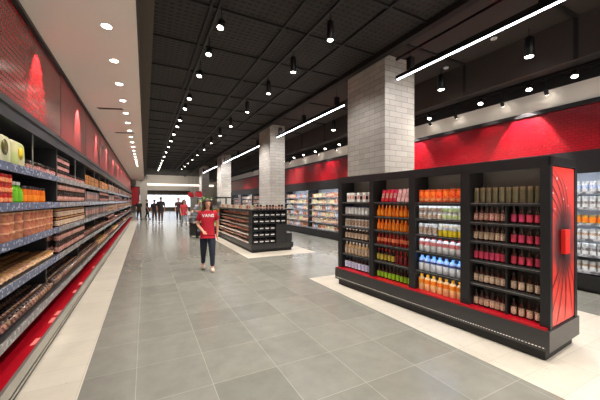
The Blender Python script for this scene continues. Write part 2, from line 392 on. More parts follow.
# ------------------------------------------------------------------ left shelving
BAYL = 2.08; Y0 = 2.90
SZ = [1.91, 1.575, 1.25, .89, .47]
def left_unit(k):
    t = thing('shelving_unit', 'black steel wall shelving bay stacked with groceries, %s bay from the near end' % ORD[k] if k >= 0 else 'black steel wall shelving bay just before the first stocked bay',
              'shelving', (0, Y0 + BAYL * k, 0), 0, 'wall shelving bays under the red fascia')
    return t
U = left_unit(0)
def build_left(U, rail):
    m = MB(); m.box(-1.56, -1.5, 0, BAYL, .2, 2.44, M_DARK); obj('back_panel', m, U)
    m = MB(); m.box(-1.5, -1.03, BAYL - .05, BAYL, 1.6, 2.28, M_BLACK); m.box(-1.5, -1.14, BAYL - .05, BAYL, .22, 1.6, M_BLACK); obj('side_panel', m, U)
    m = MB(); m.box(-1.5, -1.0, 0, BAYL, 2.28, 2.44, M_HEAD); m.box(-1.0, -.985, 0, BAYL, 2.39, 2.44, M_HEAD); obj('header', m, U)
    m = MB(); m.box(-1.02, -1.012, BAYL * .5, BAYL * .5 + .012, 1.91, 2.28, M_STEEL); obj('shelf_strut', m, U)
    for i, z in enumerate(SZ):
        fx = -1.0 if i < 4 else -.985
        m = MB(); m.box(-1.5, fx - .012, 0, BAYL - .002, z - .03, z, M_BLACK2); s = obj('shelf', m, U)
        r = MB(); r.box(fx - .012, fx, 0, BAYL - .002, z - .06, z + .012, rail if i < 4 else M_RAILG); obj('price_rail', r, s)
    m = MB(); m.box(-1.5, -.93, 0, BAYL, .17, .2, M_RED); obj('red_deck', m, U)
    m = MB(); m.box(-.93, -.905, 0, BAYL, .11, .215, M_STEEL); obj('bumper_rail', m, U)
    m = MB(); m.box(-1.5, -.94, 0, BAYL, 0, .17, M_DARK); m.box(-.94, -.915, 0, BAYL, .05, .075, M_STEEL); obj('kick_board', m, U)
build_left(U, M_RAILB)
U2 = left_unit(1); build_left(U2, M_RAILG)
NBAY = 13
for k in [-1] + list(range(2, NBAY)):
    c = left_unit(k)
    for ch in list((U if k < 0 else U2).children):
        d = ch.copy(); COL.objects.link(d); d.parent = c
        for g in list(ch.children): e = g.copy(); COL.objects.link(e); e.parent = d

STUFF = {}
def stuff_add(key, pr, M):
    if key not in STUFF: STUFF[key] = MB()
    STUFF[key].add(flat(pr), Matrix.Translation((0, 0, .0012)) @ M)
SHN = ['top shelf', 'second shelf', 'third shelf', 'fourth shelf', 'lowest shelf']
CNT = {}
def put(pr, x, y, z, rz, label, cat, group, lim=300, rx=0, ry=0, s=1, far=False):
    n = pr[0]; CNT[n] = CNT.get(n, 0) + 1
    M = T(x, y, z, rz, rx, ry, s)
    if far or CNT[n] > lim: stuff_add(n + '|' + cat, pr, M)
    else: place(pr, M, label, cat, group)
R = random.Random(3)
jit = lambda a: R.uniform(-a, a)

def row(pr, y0, y1, z, pitch, desc, cat, bay, sh, stack=1, hh=0, rows=1, x=-1.06, dx=.1, far=False, where=None):
    n = int((y1 - y0) / pitch + 1e-6); where = where or ('%s of the %s left bay' % (SHN[sh], ORD[bay]))
    for r in range(rows):
        for i in range(n):
            for j in range(stack):
                y = y0 + pitch * (i + .5)
                lab = '%s, %s' % (desc, where); jx = 0 if stack > 1 else jit(.012)
                if rows == 1 and stack == 1 and n <= 12 and not far and n > 1: lab = '%s, %s, %s along' % (desc, where, ORD[i])
                put(pr, x - dx * r + jit(.004) + jx * .8 - (.022 if cat in ('carton', 'bag') else 0), y + jit(.003), z + j * hh, jit(.3) if cat not in ('bag', 'carton') else jit(.035), lab, cat, '%ss on %s' % (desc, where), far=far)
# first bay (nearest)
by = Y0
place(P_gbag, T(-1.1, 3.30, SZ[0]), 'pale green rice bag on the top shelf beside the cream bag', 'bag', 'rice bags on the top shelf')
place(P_cbag, T(-1.1, 3.655, SZ[0]), 'cream rice bag on the top shelf next to the small red-labelled jars', 'bag', 'rice bags on the top shelf')
place(P_gbag, T(-1.1, 2.975 + .0, SZ[0], 0, 0, 0, .98), 'pale green rice bag cut by the picture edge on the top shelf', 'bag', 'rice bags on the top shelf')
row(P_smalljar, 3.86, 4.9, SZ[0], .086, 'small dark jar with red label', 'jar', 0, 0)
row(P_redjar, 2.92, 3.5, SZ[1], .09, 'squat red sauce jar', 'jar', 0, 1, stack=3, hh=.083, rows=1)
row(P_redjar, 2.92, 3.5, SZ[1], .09, 'squat red sauce jar', 'jar', 0, 1, stack=3, hh=.083, rows=1, x=-1.155)
row(P_greenbot, 3.53, 3.75, SZ[1], .073, 'green juice bottle', 'bottle', 0, 1)
row(P_orangejar, 3.77, 4.4, SZ[1], .09, 'orange preserve jar with black lid', 'jar', 0, 1)
for a, b_ in ((2.92, 3.28), (3.3, 3.55), (3.62, 3.76), (3.84, 4.46), (4.52, 4.78)):
    row(P_tub, a, b_, SZ[2], .121, 'terracotta spread tub', 'tub', 0, 2, stack=3, hh=.082, rows=2, dx=.125, x=-1.075)
PW = {'biscuit_packet': .055, 'cured_meat_packet': .05}
def packs(pr, y0, y1, z, desc, cat, bay, sh, far=False, pitch=.155, rows=3, dx=.15, tilt=.45, x=-1.1):
    where = '%s of the %s left bay' % (SHN[sh], ORD[bay]); n = int((y1 - y0) / pitch)
    for r in range(rows):
        for i in range(n):
            y = y0 + pitch * (i + .5)
            put(pr, x - dx * r, y + jit(.002), z + PW[pr[0]] * math.sin(tilt) + .014, jit(.04) + PI / 2, '%s, %s' % (desc, where), cat, '%ss on %s' % (desc, where), rx=jit(.04), ry=-tilt + jit(.02), far=far)
packs(P_tan, 2.92, 4.92, SZ[3], 'tan biscuit packet', 'packet', 0, 3, pitch=.1, rows=4, dx=.11)
packs(P_meat, 2.92, 4.92, SZ[4], 'brown cured meat packet', 'packet', 0, 4, pitch=.085, rows=4, dx=.106, tilt=.6)
# further bays
for k in range(1, NBAY):
    b0 = Y0 + BAYL * k + .03; b1 = b0 + BAYL - .1; far = k > 4; mid = (b0 + b1) / 2
    kind = k % 4
    if k == 1:
        row(P_smalljar, b0, b0 + .7, SZ[0], .084, 'small dark jar with red label', 'jar', k, 0, stack=3, hh=.10, rows=2, dx=.09)
        row(P_smalljar, b0 + .72, b1, SZ[0], .084, 'small dark jar with red label', 'jar', k, 0, rows=2, dx=.09)
    elif k in (2, 3):
        row(P_goldbag, b0, b1, SZ[0], .14, 'golden pasta bag', 'bag', k, 0)
    else: row(P_pinkpack, b0, b1, SZ[0], .13, 'pinkish brown carton', 'carton', k, 0, far=far)
    if k % 2: row(P_brownjar2, b0, b1, SZ[1], .092, 'brown jar with pale label', 'jar', k, 1, far=far, stack=2 if k < 6 else 1, hh=.15)
    else: row(P_darkpack, b0, b1, SZ[1], .15, 'dark grey-brown carton', 'carton', k, 1, far=far)
    if k in (2, 3): row(P_darkpack, b0, b1, SZ[2], .15, 'dark grey-brown carton', 'carton', k, 2, far=far)
    elif k > 3 and k % 2: row(P_pinkpack, b0, b1, SZ[2], .13, 'pinkish brown carton', 'carton', k, 2, far=far)
    else: row(P_brownjar, b0, b1, SZ[2], .088, 'dark red jar with gold lid', 'jar', k, 2, far=far, stack=2, hh=.12)
    if k % 3 == 1: row(P_brownjar2, b0, b1, SZ[3], .092, 'brown jar with pale label', 'jar', k, 3, rows=2, far=far, stack=2 if k < 6 else 1, hh=.15)
    else: packs(P_meat, b0, b1, SZ[3], 'brown cured meat packet', 'packet', k, 3, far=k > 3, pitch=.11, rows=3, dx=.11, tilt=.9)
    packs(P_tan if k in (3, 5, 8) else P_meat, b0, b1, SZ[4], 'tan biscuit packet' if k in (3, 5, 8) else 'brown cured meat packet', 'packet', k, 4, far=k > 3, pitch=.11, rows=3, dx=.11, tilt=.8)
# thin pink slabs that paint light reflections onto the red deck
M_PINKREFL = mat('pink_reflection', (226, 120, 112), .4)
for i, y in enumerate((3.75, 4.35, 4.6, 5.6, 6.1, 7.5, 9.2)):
    c = MB(); c.box(-.985, -.945, y, y + .17, .201, .204, M_PINKREFL)
    tag(obj('painted_reflection', c), 'painted pale pink card on the red deck, %s from the near end' % ORD[i], 'reflection', 'painted reflections on the red base deck')

# end wall sign past shelving
s = thing('wall_banner', 'red promotional banner in black frame at the far end of the left wall', 'banner', (-.8, 30.3, 0), 0)
m = MB(); m.box(-.42, .38, 0, .1, 1.2, 2.9, M_BLACK); obj('frame', m, s)
m = MB(); m.box(-.36, .32, -.02, 0, 1.26, 2.84, M_RED); obj('printed_face', m, s)

# ------------------------------------------------------------------ the sauce gondola
GO = (3.53, 1.475, 0); GR = math.atan2(.23, 3.24)
g = thing('gondola_shelf', 'long black freestanding gondola of four bays with a red patterned end panel', 'shelving', GO, GR)
GL = 3.29; GD = .75
GM = Matrix.Translation(GO) @ Matrix.Rotation(GR, 4, 'Z')
GZ = [1.58, 1.35, 1.125, .89, .615, .335]
BAYS = [(.065, .775), (.885, 1.555), (1.655, 2.37), (2.46, 3.19)]
m = MB(); m.box(.02, GD - .02, .02, GL - .02, 0, .11, M_DARK); obj('kick_board', m, g)
M_PLINTH = mat('plinth_metal', (52, 50, 50), .3, spec=.5)
m = MB(); m.box(-.03, GD + .03, -.03, GL + .03, .11, .315, M_PLINTH)
pl = obj('plinth', m, g)
def dashmat():
    m = bpy.data.materials.new('dashed_trim'); m.use_nodes = True; N = m.node_tree.nodes; L = m.node_tree.links; b = N['Principled BSDF']
    tc = N.new('ShaderNodeTexCoord'); sp = N.new('ShaderNodeSeparateXYZ'); L.new(tc.outputs['Object'], sp.inputs[0])
    a = N.new('ShaderNodeMath'); a.operation = 'MULTIPLY'; a.inputs[1].default_value = 34; L.new(sp.outputs[1], a.inputs[0])
    c = N.new('ShaderNodeMath'); c.operation = 'FRACT'; L.new(a.outputs[0], c.inputs[0])
    d = N.new('ShaderNodeMath'); d.operation = 'GREATER_THAN'; d.inputs[1].default_value = .45; L.new(c.outputs[0], d.inputs[0])
    mx = N.new('ShaderNodeMix'); mx.data_type = 'RGBA'; mx.inputs[6].default_value = lin((40, 38, 38)); mx.inputs[7].default_value = lin((225, 222, 214))
    L.new(d.outputs[0], mx.inputs[0]); L.new(mx.outputs[2], b.inputs['Base Color']); b.inputs['Roughness'].default_value = .4; return m
m = MB(); m.box(-.033, -.03, 0, GL, .138, .145, dashmat()); obj('dashed_trim', m, pl)
m = MB(); m.box(-.028, .3, .0, GL, .315, .335, M_RED); obj('red_deck', m, g)
m = MB(); m.box(.34, .4, .05, GL - .05, .315, 1.97, mat('gondola_back', (92, 86, 80), .5)); obj('back_panel', m, g)
m = MB(); m.box(.4, GD, .05, GL - .05, .315, 1.97, M_BLACK); obj('rear_panel', m, g)
m = MB(); m.box(.02, GD, 0, GL, 1.97, 2.05, M_BLACK); m.box(.02, .042, .05, GL - .05, 1.935, 1.97, M_BLACK); obj('header', m, g)
for a, b_ in ((0, .065), (.775, .885), (1.555, 1.655), (2.37, 2.46), (3.19, 3.29)):
    m = MB(); m.box(.02, .34 if a > 0 and b_ < 3.2 else GD, a, b_, .315 if (a > 0 and b_ < 3.2) else .315, 1.97, M_BLACK); obj('upright', m, g)
for bi, (a, b_) in enumerate(BAYS):
    for i, z in enumerate(GZ[:-1]):
        m = MB(); m.box(.05, .34, a, b_, z - .018, z, M_BLACK2); sh = obj('shelf', m, g)
        r = MB(); r.box(.042, .05, a, b_, z - .034, z + .004, M_BLACK2); r.box(.040, .042, a, b_, z - .012, z - .006, M_STEEL); obj('shelf_edge', r, sh)
        if bi == 2 - 1 or i == 0: pass
    m = MB(); m.box(.046, .062, a + .01, b_ - .01, 1.955, 1.97, M_LEDW); obj('light_strip', m, g)
    if True:
        for i, z in enumerate(GZ[:-1]):
            m = MB(); m.box(.056, .068, a + .02, b_ - .02, z - .027, z - .019, M_LEDB if (bi == 1 and i == 3) else M_LED if bi == 1 else M_LEDS); obj('light_strip', m, g)
m = MB(); m.box(.06, .33, .385, .4, .335, 1.56, M_DARK); obj('bay_divider', m, g)
# end panel (faces local -y)
def printmat():
    m = bpy.data.materials.new('radiating_red_print'); m.use_nodes = True; N = m.node_tree.nodes; L = m.node_tree.links; b = N['Principled BSDF']
    tc = N.new('ShaderNodeTexCoord'); mp = N.new('ShaderNodeMapping'); mp.inputs['Location'].default_value = (-.38 / .3, 0, -1.17 / .42); mp.inputs['Scale'].default_value = (1 / .3, 0, 1 / .42)
    L.new(tc.outputs['Object'], mp.inputs['Vector'])
    nz = N.new('ShaderNodeTexNoise'); nz.inputs['Scale'].default_value = 2.5; L.new(mp.outputs[0], nz.inputs['Vector'])
    ln = N.new('ShaderNodeVectorMath'); ln.operation = 'LENGTH'; L.new(mp.outputs[0], ln.inputs[0])
    ad = N.new('ShaderNodeMath'); ad.operation = 'MULTIPLY_ADD'; ad.inputs[1].default_value = .5; L.new(nz.outputs['Fac'], ad.inputs[0]); L.new(ln.outputs['Value'], ad.inputs[2])
    cr = N.new('ShaderNodeValToRGB'); e = cr.color_ramp.elements; e[0].position = .5; e[0].color = lin((40, 18, 20)); e[1].position = .72; e[1].color = lin((96, 52, 52))
    for p_, c_ in ((.95, (120, 62, 60)), (1.0, (170, 56, 52))): q = e.new(p_); q.color = lin(c_)
    sc = N.new('ShaderNodeMath'); sc.operation = 'MULTIPLY'; sc.inputs[1].default_value = .78; L.new(ad.outputs[0], sc.inputs[0]); L.new(sc.outputs[0], cr.inputs['Fac'])
    gt = N.new('ShaderNodeMapRange'); gt.inputs['From Min'].default_value = .75; gt.inputs['From Max'].default_value = 1.2; L.new(sc.outputs[0], gt.inputs['Value'])
    mx = N.new('ShaderNodeMix'); mx.data_type = 'RGBA'; L.new(gt.outputs['Result'], mx.inputs[0]); L.new(cr.outputs[0], mx.inputs[6]); mx.inputs[7].default_value = lin((228, 66, 56))
    L.new(mx.outputs[2], b.inputs['Base Color']); b.inputs['Roughness'].default_value = .28; return m
M_ENDRED = printmat()
M_SMOKE = mat('grey_brown_print', (96, 30, 30), .35, noise=(140, 48, 46), nscale=9); M_INK = mat('dark_print', (52, 14, 16), .35)
ep = MB(); ep.box(.06, .7, -.012, 0, .335, 1.95, M_ENDRED); epo = obj('end_panel', ep, g)
fr = MB(); fr.box(.02, .075, -.02, 0, .315, 2.05, M_BLACK); fr.box(.68, GD, -.02, 0, .315, 2.05, M_BLACK); fr.box(.02, GD, -.02, 0, 1.96, 2.05, M_BLACK); obj('end_frame', fr, g)
def end_pt(x, z, d): return (x, -.012 - d, z)
ray = MB()
def blade(x0, z0, ang, ln, wd, bend):
    pts = []; N_ = 10; L_ = []; R_ = []
    for i in range(N_ + 1):
        t = i / N_; a = ang + bend * t; x = x0 + ln * t * math.cos(a); z = z0 + ln * t * math.sin(a); w_ = wd * math.sin(PI * min(1, t * .9 + .08)) * .5
        x = min(max(x, .085), .67); z = min(max(z, .345), 1.94)
        L_.append(end_pt(x - w_ * math.sin(a), z + w_ * math.cos(a), .002)); R_.append(end_pt(x + w_ * math.sin(a), z - w_ * math.cos(a), .002))
    n = len(L_); ray.poly(L_ + R_, [(i, i + 1, n + i + 1, n + i) for i in range(n - 1)], M_SMOKE)
for a, ln, wd, bd in ((1.5, .74, .024, .75), (1.7, .72, .022, .75), (1.9, .66, .02, .7), (1.28, .66, .022, .8), (2.15, .5, .018, .5), (1.05, .56, .018, .8),
                      (-1.35, .72, .03, -.25), (-1.6, .74, .03, -.3), (-1.85, .7, .028, -.3), (-2.1, .56, .024, -.3), (-1.1, .66, .026, -.2), (-.85, .5, .02, -.2)):
    blade(.38 + .13 * math.cos(a), 1.16 + .2 * math.sin(a), a, ln, wd, bd)
obj('printed_pattern', ray, epo)
spk = MB()
for x, z, r in ((.2, 1.83, .016), (.1, 1.68, .011), (.37, 1.62, .012), (.5, 1.55, .009), (.15, 1.52, .008), (.45, 1.74, .008)):
    spk.poly([end_pt(x + r * math.cos(i * PI / 8), z + r * math.sin(i * PI / 8), .003) for i in range(16)], [tuple(range(16))], M_WHITE)
obj('printed_sparkles', spk, epo)
m = MB(); m.box(.31, .44, -.05, -.014, 1.05, 1.30, mat('red_plaque', (232, 44, 36), .3)); pq = obj('wall_plaque', m, g); 
m = MB(); m.poly([(.34, -.051, 1.2), (.355, -.051, 1.225), (.37, -.051, 1.205), (.385, -.051, 1.235), (.385, -.051, 1.2)], [(0, 1, 2, 3, 4)], m_gold); obj('emblem', m, pq)

m_orbot = G('orange_sauce_glass', (236, 112, 14), rough=.2); m_rdbot = G('red_sauce_glass', (150, 26, 14)); m_dkbot = G('dark_sauce_glass', (54, 26, 20)); m_grbot = G('green_sauce_glass', (70, 96, 16))
m_ylbot = G('amber_sauce_glass', (190, 130, 20)); m_whbot = G('white_plastic', (222, 222, 222), rough=.35); m_tanjar = G('brown_can', (112, 92, 66), rough=.35); m_orcap = mat('orange_cap', (214, 80, 24), .35)
m_redpouch = G('orange_red_pouch', (222, 62, 20), rough=.3, noise=(240, 120, 50), nscale=30); m_redbook = G('crimson_pack', (190, 20, 50), rough=.35, noise=(214, 50, 80), nscale=20); m_palebook = G('pale_pink_pack', (222, 170, 170), rough=.4)
m_blueb = G('pale_blue_bottle', (150, 200, 236), rough=.3); m_navycap = mat('navy_cap', (40, 52, 90), .35)
def grow(bi, ri, pr, n, desc, cat, a=None, b_=None, d=.115, rz=0, ry=0, side=None, s=1):
    A, B = BAYS[bi]; a = A + .01 if a is None else a; b_ = B - .01 if b_ is None else b_; z = GZ[ri]
    names = ['end-panel', 'third', 'second', 'far']
    bn = ['bay by end panel', 'second bay', 'third bay', 'furthest bay'][bi]
    rn = ['top row', 'second row', 'third row', 'fourth row', 'fifth row', 'bottom row'][ri]
    for i in range(n):
        y = a + (b_ - a) * (i + .5) / n; o_ = n - 1 - i
        lab = '%s, %s, %s, %s' % (ORD[i].capitalize() + ' ' + desc, rn, bn, side) if side else '%s, %s, %s' % (ORD[i].capitalize() + ' ' + desc, rn, bn)
        M = GM @ T(d + jit(.004), y, z, rz + jit(.1), 0, ry, s)
        place(pr, M, lab, cat, '%ss in the %s of %s' % (desc, rn, bn))
B = lambda h, r, b, c, l, **k: bottle('sauce_bottle', h, r, b, c, l, **k)
# bay beside end panel
grow(0, 0, jar('sauce_can', .175, .031, m_tanjar, m_tanjar, m_tanjar and G('olive_label', (92, 82, 58), rough=.4), l0=.1, l1=.8), 10, 'olive brown can', 'can')
P1 = B(.19, .0288, m_dkbot, m_blacklid, m_palepink); P2 = B(.19, .0288, m_dkbot, m_blacklid, m_pinklab); P3 = B(.19, .0288, m_dkbot, m_blacklid, m_creamlab)
nearA = (.075, .375); nearB = (.41, .77)
for ri, (pl_, ln_, pr_, rn_) in enumerate([(P1, 'dark bottle with pale pink label', P2, 'dark bottle with hot pink label'), (P3, 'dark bottle with cream label', P2, 'dark bottle with hot pink label'),
                                         (P2, 'dark bottle with hot pink label', P2, 'dark bottle with hot pink label'), (P3, 'dark bottle with cream label', P3, 'dark bottle with cream label')]):
    grow(0, ri + 1, pr_, 4, rn_, 'bottle', *nearA, side='near side')
    grow(0, ri + 1, pl_, 6, ln_, 'bottle', *nearB, side='far side')
grow(0, 5, P3, 4, 'dark bottle with cream label', 'bottle', *nearA, side='near side')
grow(0, 5, P3, 6, 'dark bottle with cream label', 'bottle', *nearB, side='far side')
# bay 2
grow(1, 0, jar('sauce_pouch', .175, .044, m_redpouch, m_orcap, m_redorlab, l0=.1, l1=.35), 7, 'orange red tub bottle', 'bottle')
pj = jar('yoghurt_jar', .09, .035, m_whbot, m_whitelid, G('pale_green_label', (200, 212, 150), rough=.5))
pw = jar('yoghurt_jar', .09, .035, m_whbot, m_whitelid, m_creamlab)
for lv in range(2):
    A, B_ = BAYS[1]; n = 9
    for i in range(n):
        y = A + .01 + (B_ - A - .02) * (i + .5) / n
        place(pj if i < 4 else pw, GM @ T(.115, y, GZ[1] + lv * .09, jit(.3)), '%s jar with %s label, %s layer, second row of the lit bay' % (ORD[i].capitalize() + ' white', 'green' if i < 4 else 'cream', ['lower', 'upper'][lv]), 'jar', 'white jars in the lit bay')
py = jar('yoghurt_jar', .165, .034, m_yellab, m_whitelid, m_whitelab, l0=.5, l1=.8); pw2 = jar('yoghurt_jar', .155, .036, m_whbot, m_whitelid, m_creamlab)
grow(1, 2, py, 5, 'yellow jar', 'jar', .895, 1.24); grow(1, 2, pw2, 4, 'white jar', 'jar', 1.25, 1.55)
grow(1, 3, bottle('dressing_bottle', .195, .045, m_whbot, m_redlid, G('rose_label', (222, 130, 130), rough=.5), neck=.14, l0=.45, l1=.7), 7, 'white bottle with rose label', 'bottle')
grow(1, 4, bottle('dressing_bottle', .21, .045, m_whbot, m_whitelid, G('navy_label', (60, 80, 130), rough=.5), neck=.16, l0=.52, l1=.66), 7, 'white bottle with navy band', 'bottle')
grow(1, 5, bottle('dressing_bottle', .22, .045, G('peach_bottle', (238, 190, 130), rough=.3), mat('yellow_cap', (240, 170, 30), .35), m_orlab, neck=.2, l0=.45, l1=.7), 7, 'peach bottle with orange band', 'bottle')
# bay 3
pb = carton('tilted_packet', .06, .13, .19, m_redbook, m_palepink); pb2 = carton('tilted_packet', .06, .13, .19, m_palebook, m_redlab)
A, B_ = BAYS[2]
for i in range(7):
    place(pb2 if i < 3 else pb, GM @ (Matrix.Translation((.14, A + .08 + .08 * i, GZ[0] + .011)) @ Matrix.Rotation(.25, 4, 'X')), '%s %s packet leaning in the top row of third bay' % (ORD[i].capitalize(), 'pale pink' if i < 3 else 'crimson'), 'packet', 'leaning packets in the top row')
Po = B(.205, .034, m_orbot, m_brownglass, m_orlab, neck=.42, l0=.1, l1=.5); Pr = B(.205, .034, m_rdbot, m_brownglass, m_redorlab, neck=.42, l0=.25, l1=.52)
Pg = B(.215, .033, m_dkbot, m_blacklid, G('lime_label', (136, 190, 30), rough=.5), neck=.42, l0=.1, l1=.5); Py = B(.2, .033, m_dkbot, m_redlid, G('olive_yellow_label', (176, 150, 50), rough=.5), neck=.42); Pd = B(.2, .033, m_rdbot, m_redlid, m_dkred, neck=.42)
grow(2, 1, Po, 9, 'orange sauce bottle', 'bottle'); grow(2, 2, Po, 9, 'orange sauce bottle', 'bottle'); grow(2, 3, Pr, 9, 'red orange sauce bottle', 'bottle')
grow(2, 4, Pd, 4, 'dark red sauce bottle', 'bottle', 1.665, 1.98); grow(2, 4, Py, 5, 'dark bottle with olive label', 'bottle', 1.98, 2.365); grow(2, 5, Pg, 9, 'dark bottle with lime green label', 'bottle')
# bay 4 (furthest)
pc = carton('boxed_carton', .06, .1, .17, m_whitelab, m_palepink); pk = carton('boxed_carton', .06, .1, .15, mat('black_white_box', (150, 144, 140), .5), m_dkbot)
A, B_ = BAYS[3]
for i in range(9):
    place([pc, pk][i % 2] if i < 6 else pc, GM @ T(.13, A + .045 + .071 * i, GZ[0], 0), '%s %s box in the top row of the furthest bay' % (ORD[i].capitalize(), 'grey' if i % 2 and i < 6 else 'white'), 'box', 'boxes in the top row of the furthest bay')
grow(3, 1, jar('yoghurt_jar', .155, .036, m_whbot, m_navycap, m_whitelab), 8, 'white jar with navy lid', 'jar')
grow(3, 2, jar('yoghurt_jar', .17, .036, m_whbot, m_blacklid, m_creamlab), 8, 'white jar with black lid', 'jar')
grow(3, 3, B(.2, .038, m_dkbot, m_whitelid, m_creamlab, l1=.6), 8, 'dark bottle with cream label', 'bottle'); grow(3, 4, B(.22, .038, G('tan_bottle', (206, 170, 130)), m_whitelid, m_creamlab, neck=.25), 8, 'cream bottle', 'bottle')
grow(3, 5, B(.22, .038, m_dkbot, m_navycap, m_bluelab, l1=.62), 8, 'dark bottle with blue label', 'bottle')

# ------------------------------------------------------------------ right wall refrigerated cases
M_FRI = mat('white_case_interior', (214, 218, 224), .4)
CB = [(-1.6, 1.2), (1.2, 4.0), (4.0, 6.8), (6.8, 9.6), (9.6, 12.4), (12.4, 15.2), (15.2, 18), (18, 20.8), (20.8, 23.6), (23.6, 26.4)]
RZ = [.36, .64, .92, 1.2, 1.48, 1.76]
def case_parts(c, l):
    m = MB(); m.box(7.45, 7.55, 0, l, .3, 2.5, M_FRI); obj('back_panel', m, c)
    m = MB(); m.box(6.9, 7.45, l - .05, l, .3, 2.16, M_BLACK2); obj('side_panel', m, c)
    m = MB(); m.box(6.9, 7.5, 0, l, 2.16, 2.5, M_BLACK); m.box(6.9, 6.93, 0, l, 2.1, 2.16, M_BLACK); obj('header', m, c)
    m = MB(); m.box(6.94, 7.0, .05, l - .1, 2.145, 2.16, M_LED); obj('light_strip', m, c)
    m = MB(); m.box(6.86, 7.5, 0, l, .06, .3, M_BLACK); m.box(6.9, 7.5, 0, l, 0, .06, M_DARK); obj('base', m, c)
    for z in RZ:
        m = MB(); m.box(6.97 if z > .4 else 6.9, 7.45, 0, l - .05, z - .025, z, mat('case_shelf', (150, 152, 156), .35)); s_ = obj('shelf', m, c)
        m = MB(); m.box(6.96 if z > .4 else 6.888, 6.97 if z > .4 else 6.9, 0, l - .05, z - .035, z + .01, mat('white_price_rail', (176, 178, 184), .4, noise=(90, 90, 98), nscale=14)); obj('price_rail', m, s_)
        if z > .9:
            m = MB(); m.box(7.0, 7.015, .05, l - .1, z - .033, z - .0255, M_LED); obj('light_strip', m, c)
first = None
for i, (a, b_) in enumerate(CB):
    c = thing('refrigerated_case', 'open multideck refrigerated wall case with white lit shelves, %s case along the right wall' % ORD[i], 'fridge', (0, a, 0), 0, 'refrigerated wall cases')
    if first is None: first = c; case_parts(c, b_ - a)
    else:
        for ch in list(first.children):
            d = ch.copy(); COL.objects.link(d); d.parent = c
            for e in list(ch.children): q = e.copy(); COL.objects.link(q); q.parent = d
cols = [((232, 228, 220), (206, 190, 160)), ((206, 130, 86), (240, 220, 190)), ((226, 208, 130), (240, 236, 210)), ((168, 88, 70), (230, 200, 180)), ((216, 180, 150), (150, 90, 60)), ((110, 130, 170), (220, 224, 236)), ((196, 60, 50), (238, 210, 190)), ((226, 216, 204), (200, 120, 90))]
FP = []
for i, (c1, c2) in enumerate(cols):
    a = G('chilled_pack_%d' % i, c1, rough=.35, noise=c2, nscale=24); b_ = G('chilled_label_%d' % i, c2, rough=.4)
    FP.append(carton('chilled_pack', .15, .09, .2, a, b_))
cn = ['white', 'orange', 'yellow', 'brick red', 'tan', 'blue', 'red', 'cream']
for (a, b_), cj in (((9.65, 12.3), 4), ((12.45, 15.1), 5), ((8.2, 9.5), 3)):
    for ri, z in enumerate(RZ):
        n = int((b_ - a) / .17)
        for i in range(n):
            k = (R.choice([0, 0, 7, 4, 2, 1, 3, 5, 6]) if i % 2 == 0 else k) if i else R.randrange(8)
            place(FP[k], T(7.045 + jit(.015), a + .17 * (i + .5), z, jit(.08), s=R.uniform(.78, 1.06)), '%s pack, %s level from below, %s in, %s chilled case' % (cn[k].capitalize() + ' chilled', ORD[ri], ORD[i], ORD[cj]), 'pack', 'chilled packs beyond the first pillar')
m_gry = G('grey_print_label', (186, 180, 176), rough=.5, noise=(120, 112, 118), nscale=40)
WB = [jar('dairy_tub', .2, .047, m_whbot, m_whitelid, m_gry, n=10, l0=.35, l1=.6), jar('dairy_tub', .19, .047, m_whbot, m_whitelid, m_bluelab, n=10, l0=.3, l1=.65), jar('dairy_tub', .15, .048, G('golden_cup', (206, 156, 50), rough=.4), m_gold, m_orlab, n=10), jar('dairy_tub', .17, .048, m_whbot, m_whitelid, m_creamlab, n=10, l0=.4, l1=.65)]
wn = ['grey-labelled', 'blue-labelled', 'golden', 'cream-labelled']
for ri, z in enumerate(RZ):
    k = [3, 0, 3, 2, 0, 1][ri]
    for i in range(18):
        place(WB[k], T(7.05, 1.95 + .105 * i, z, jit(.5)), '%s dairy tub, %s, %s shelf up behind the end panel' % (ORD[i].capitalize() + ' from near', wn[k], ORD[ri]), 'tub', 'dairy tubs in the lit case')
rr = MB()
for ri, z in enumerate(RZ):
    y = 15.4
    while y < 26.2:
        if (y - 15.2) % 2.8 > 2.66 or (y - 15.2) % 2.8 < .09: y += .05; continue
        k = R.randrange(8); rr.add(FP[k][1], T(7.05, y, z + .001, 0)); rr.add(FP[k][3][0][1], T(7.05, y, z + .001, 0)); y += .18
tag(obj('chilled_goods', rr), 'mass of small chilled packs along the far refrigerated cases', 'groceries', None, 'stuff')

# ------------------------------------------------------------------ middle gondola with black front
mg = thing('display_gondola', 'low black gondola in the middle of the hall with open tiered side', 'shelving', (2.88, 8.72, 0), 0)
m = MB(); m.box(.04, 1.38, .04, 4.9, 0, .1, M_DARK); obj('kick_board', m, mg)
m = MB(); m.box(0, 1.42, 0, 4.95, .1, .26, M_PLINTH); obj('plinth', m, mg)
m = MB(); m.box(.03, 1.2, .34, .4, .26, 1.3, M_BLACK); m.box(.03, .06, .03, .34, .26, 1.3, M_BLACK); m.box(1.17, 1.2, .03, .34, .26, 1.3, M_BLACK); obj('front_frame', m, mg)
m = MB(); m.box(.82, 1.17, .02, .33, .26, .86, M_BLACK2); obj('front_cabinet', m, mg)
m = MB(); m.box(1.2, 1.4, .05, .4, .26, .55, M_BLACK2); obj('side_step', m, mg)
m = MB(); m.box(.03, 1.25, .02, 4.9, 1.3, 1.33, M_BLACK2); m.box(.02, .03, .02, 4.9, 1.265, 1.33, M_BLACK2); obj('top_shelf', m, mg)
m = MB(); m.box(.55, .62, .4, 4.9, .26, 1.3, M_FRI); obj('centre_panel', m, mg)
m = MB(); m.box(.1, .6, 4.86, 4.9, .26, 1.3, M_BLACK); obj('end_cheek', m, mg)
for z, d in ((.26, 0.02), (.5, .06), (.76, .12), (1.02, .18)):
    m = MB(); m.box(d, .55, .42, 4.86, z - .015 if z > .3 else .26, z + .005, mat('pale_tier', (190, 180, 165), .5)); obj('tier', m, mg)
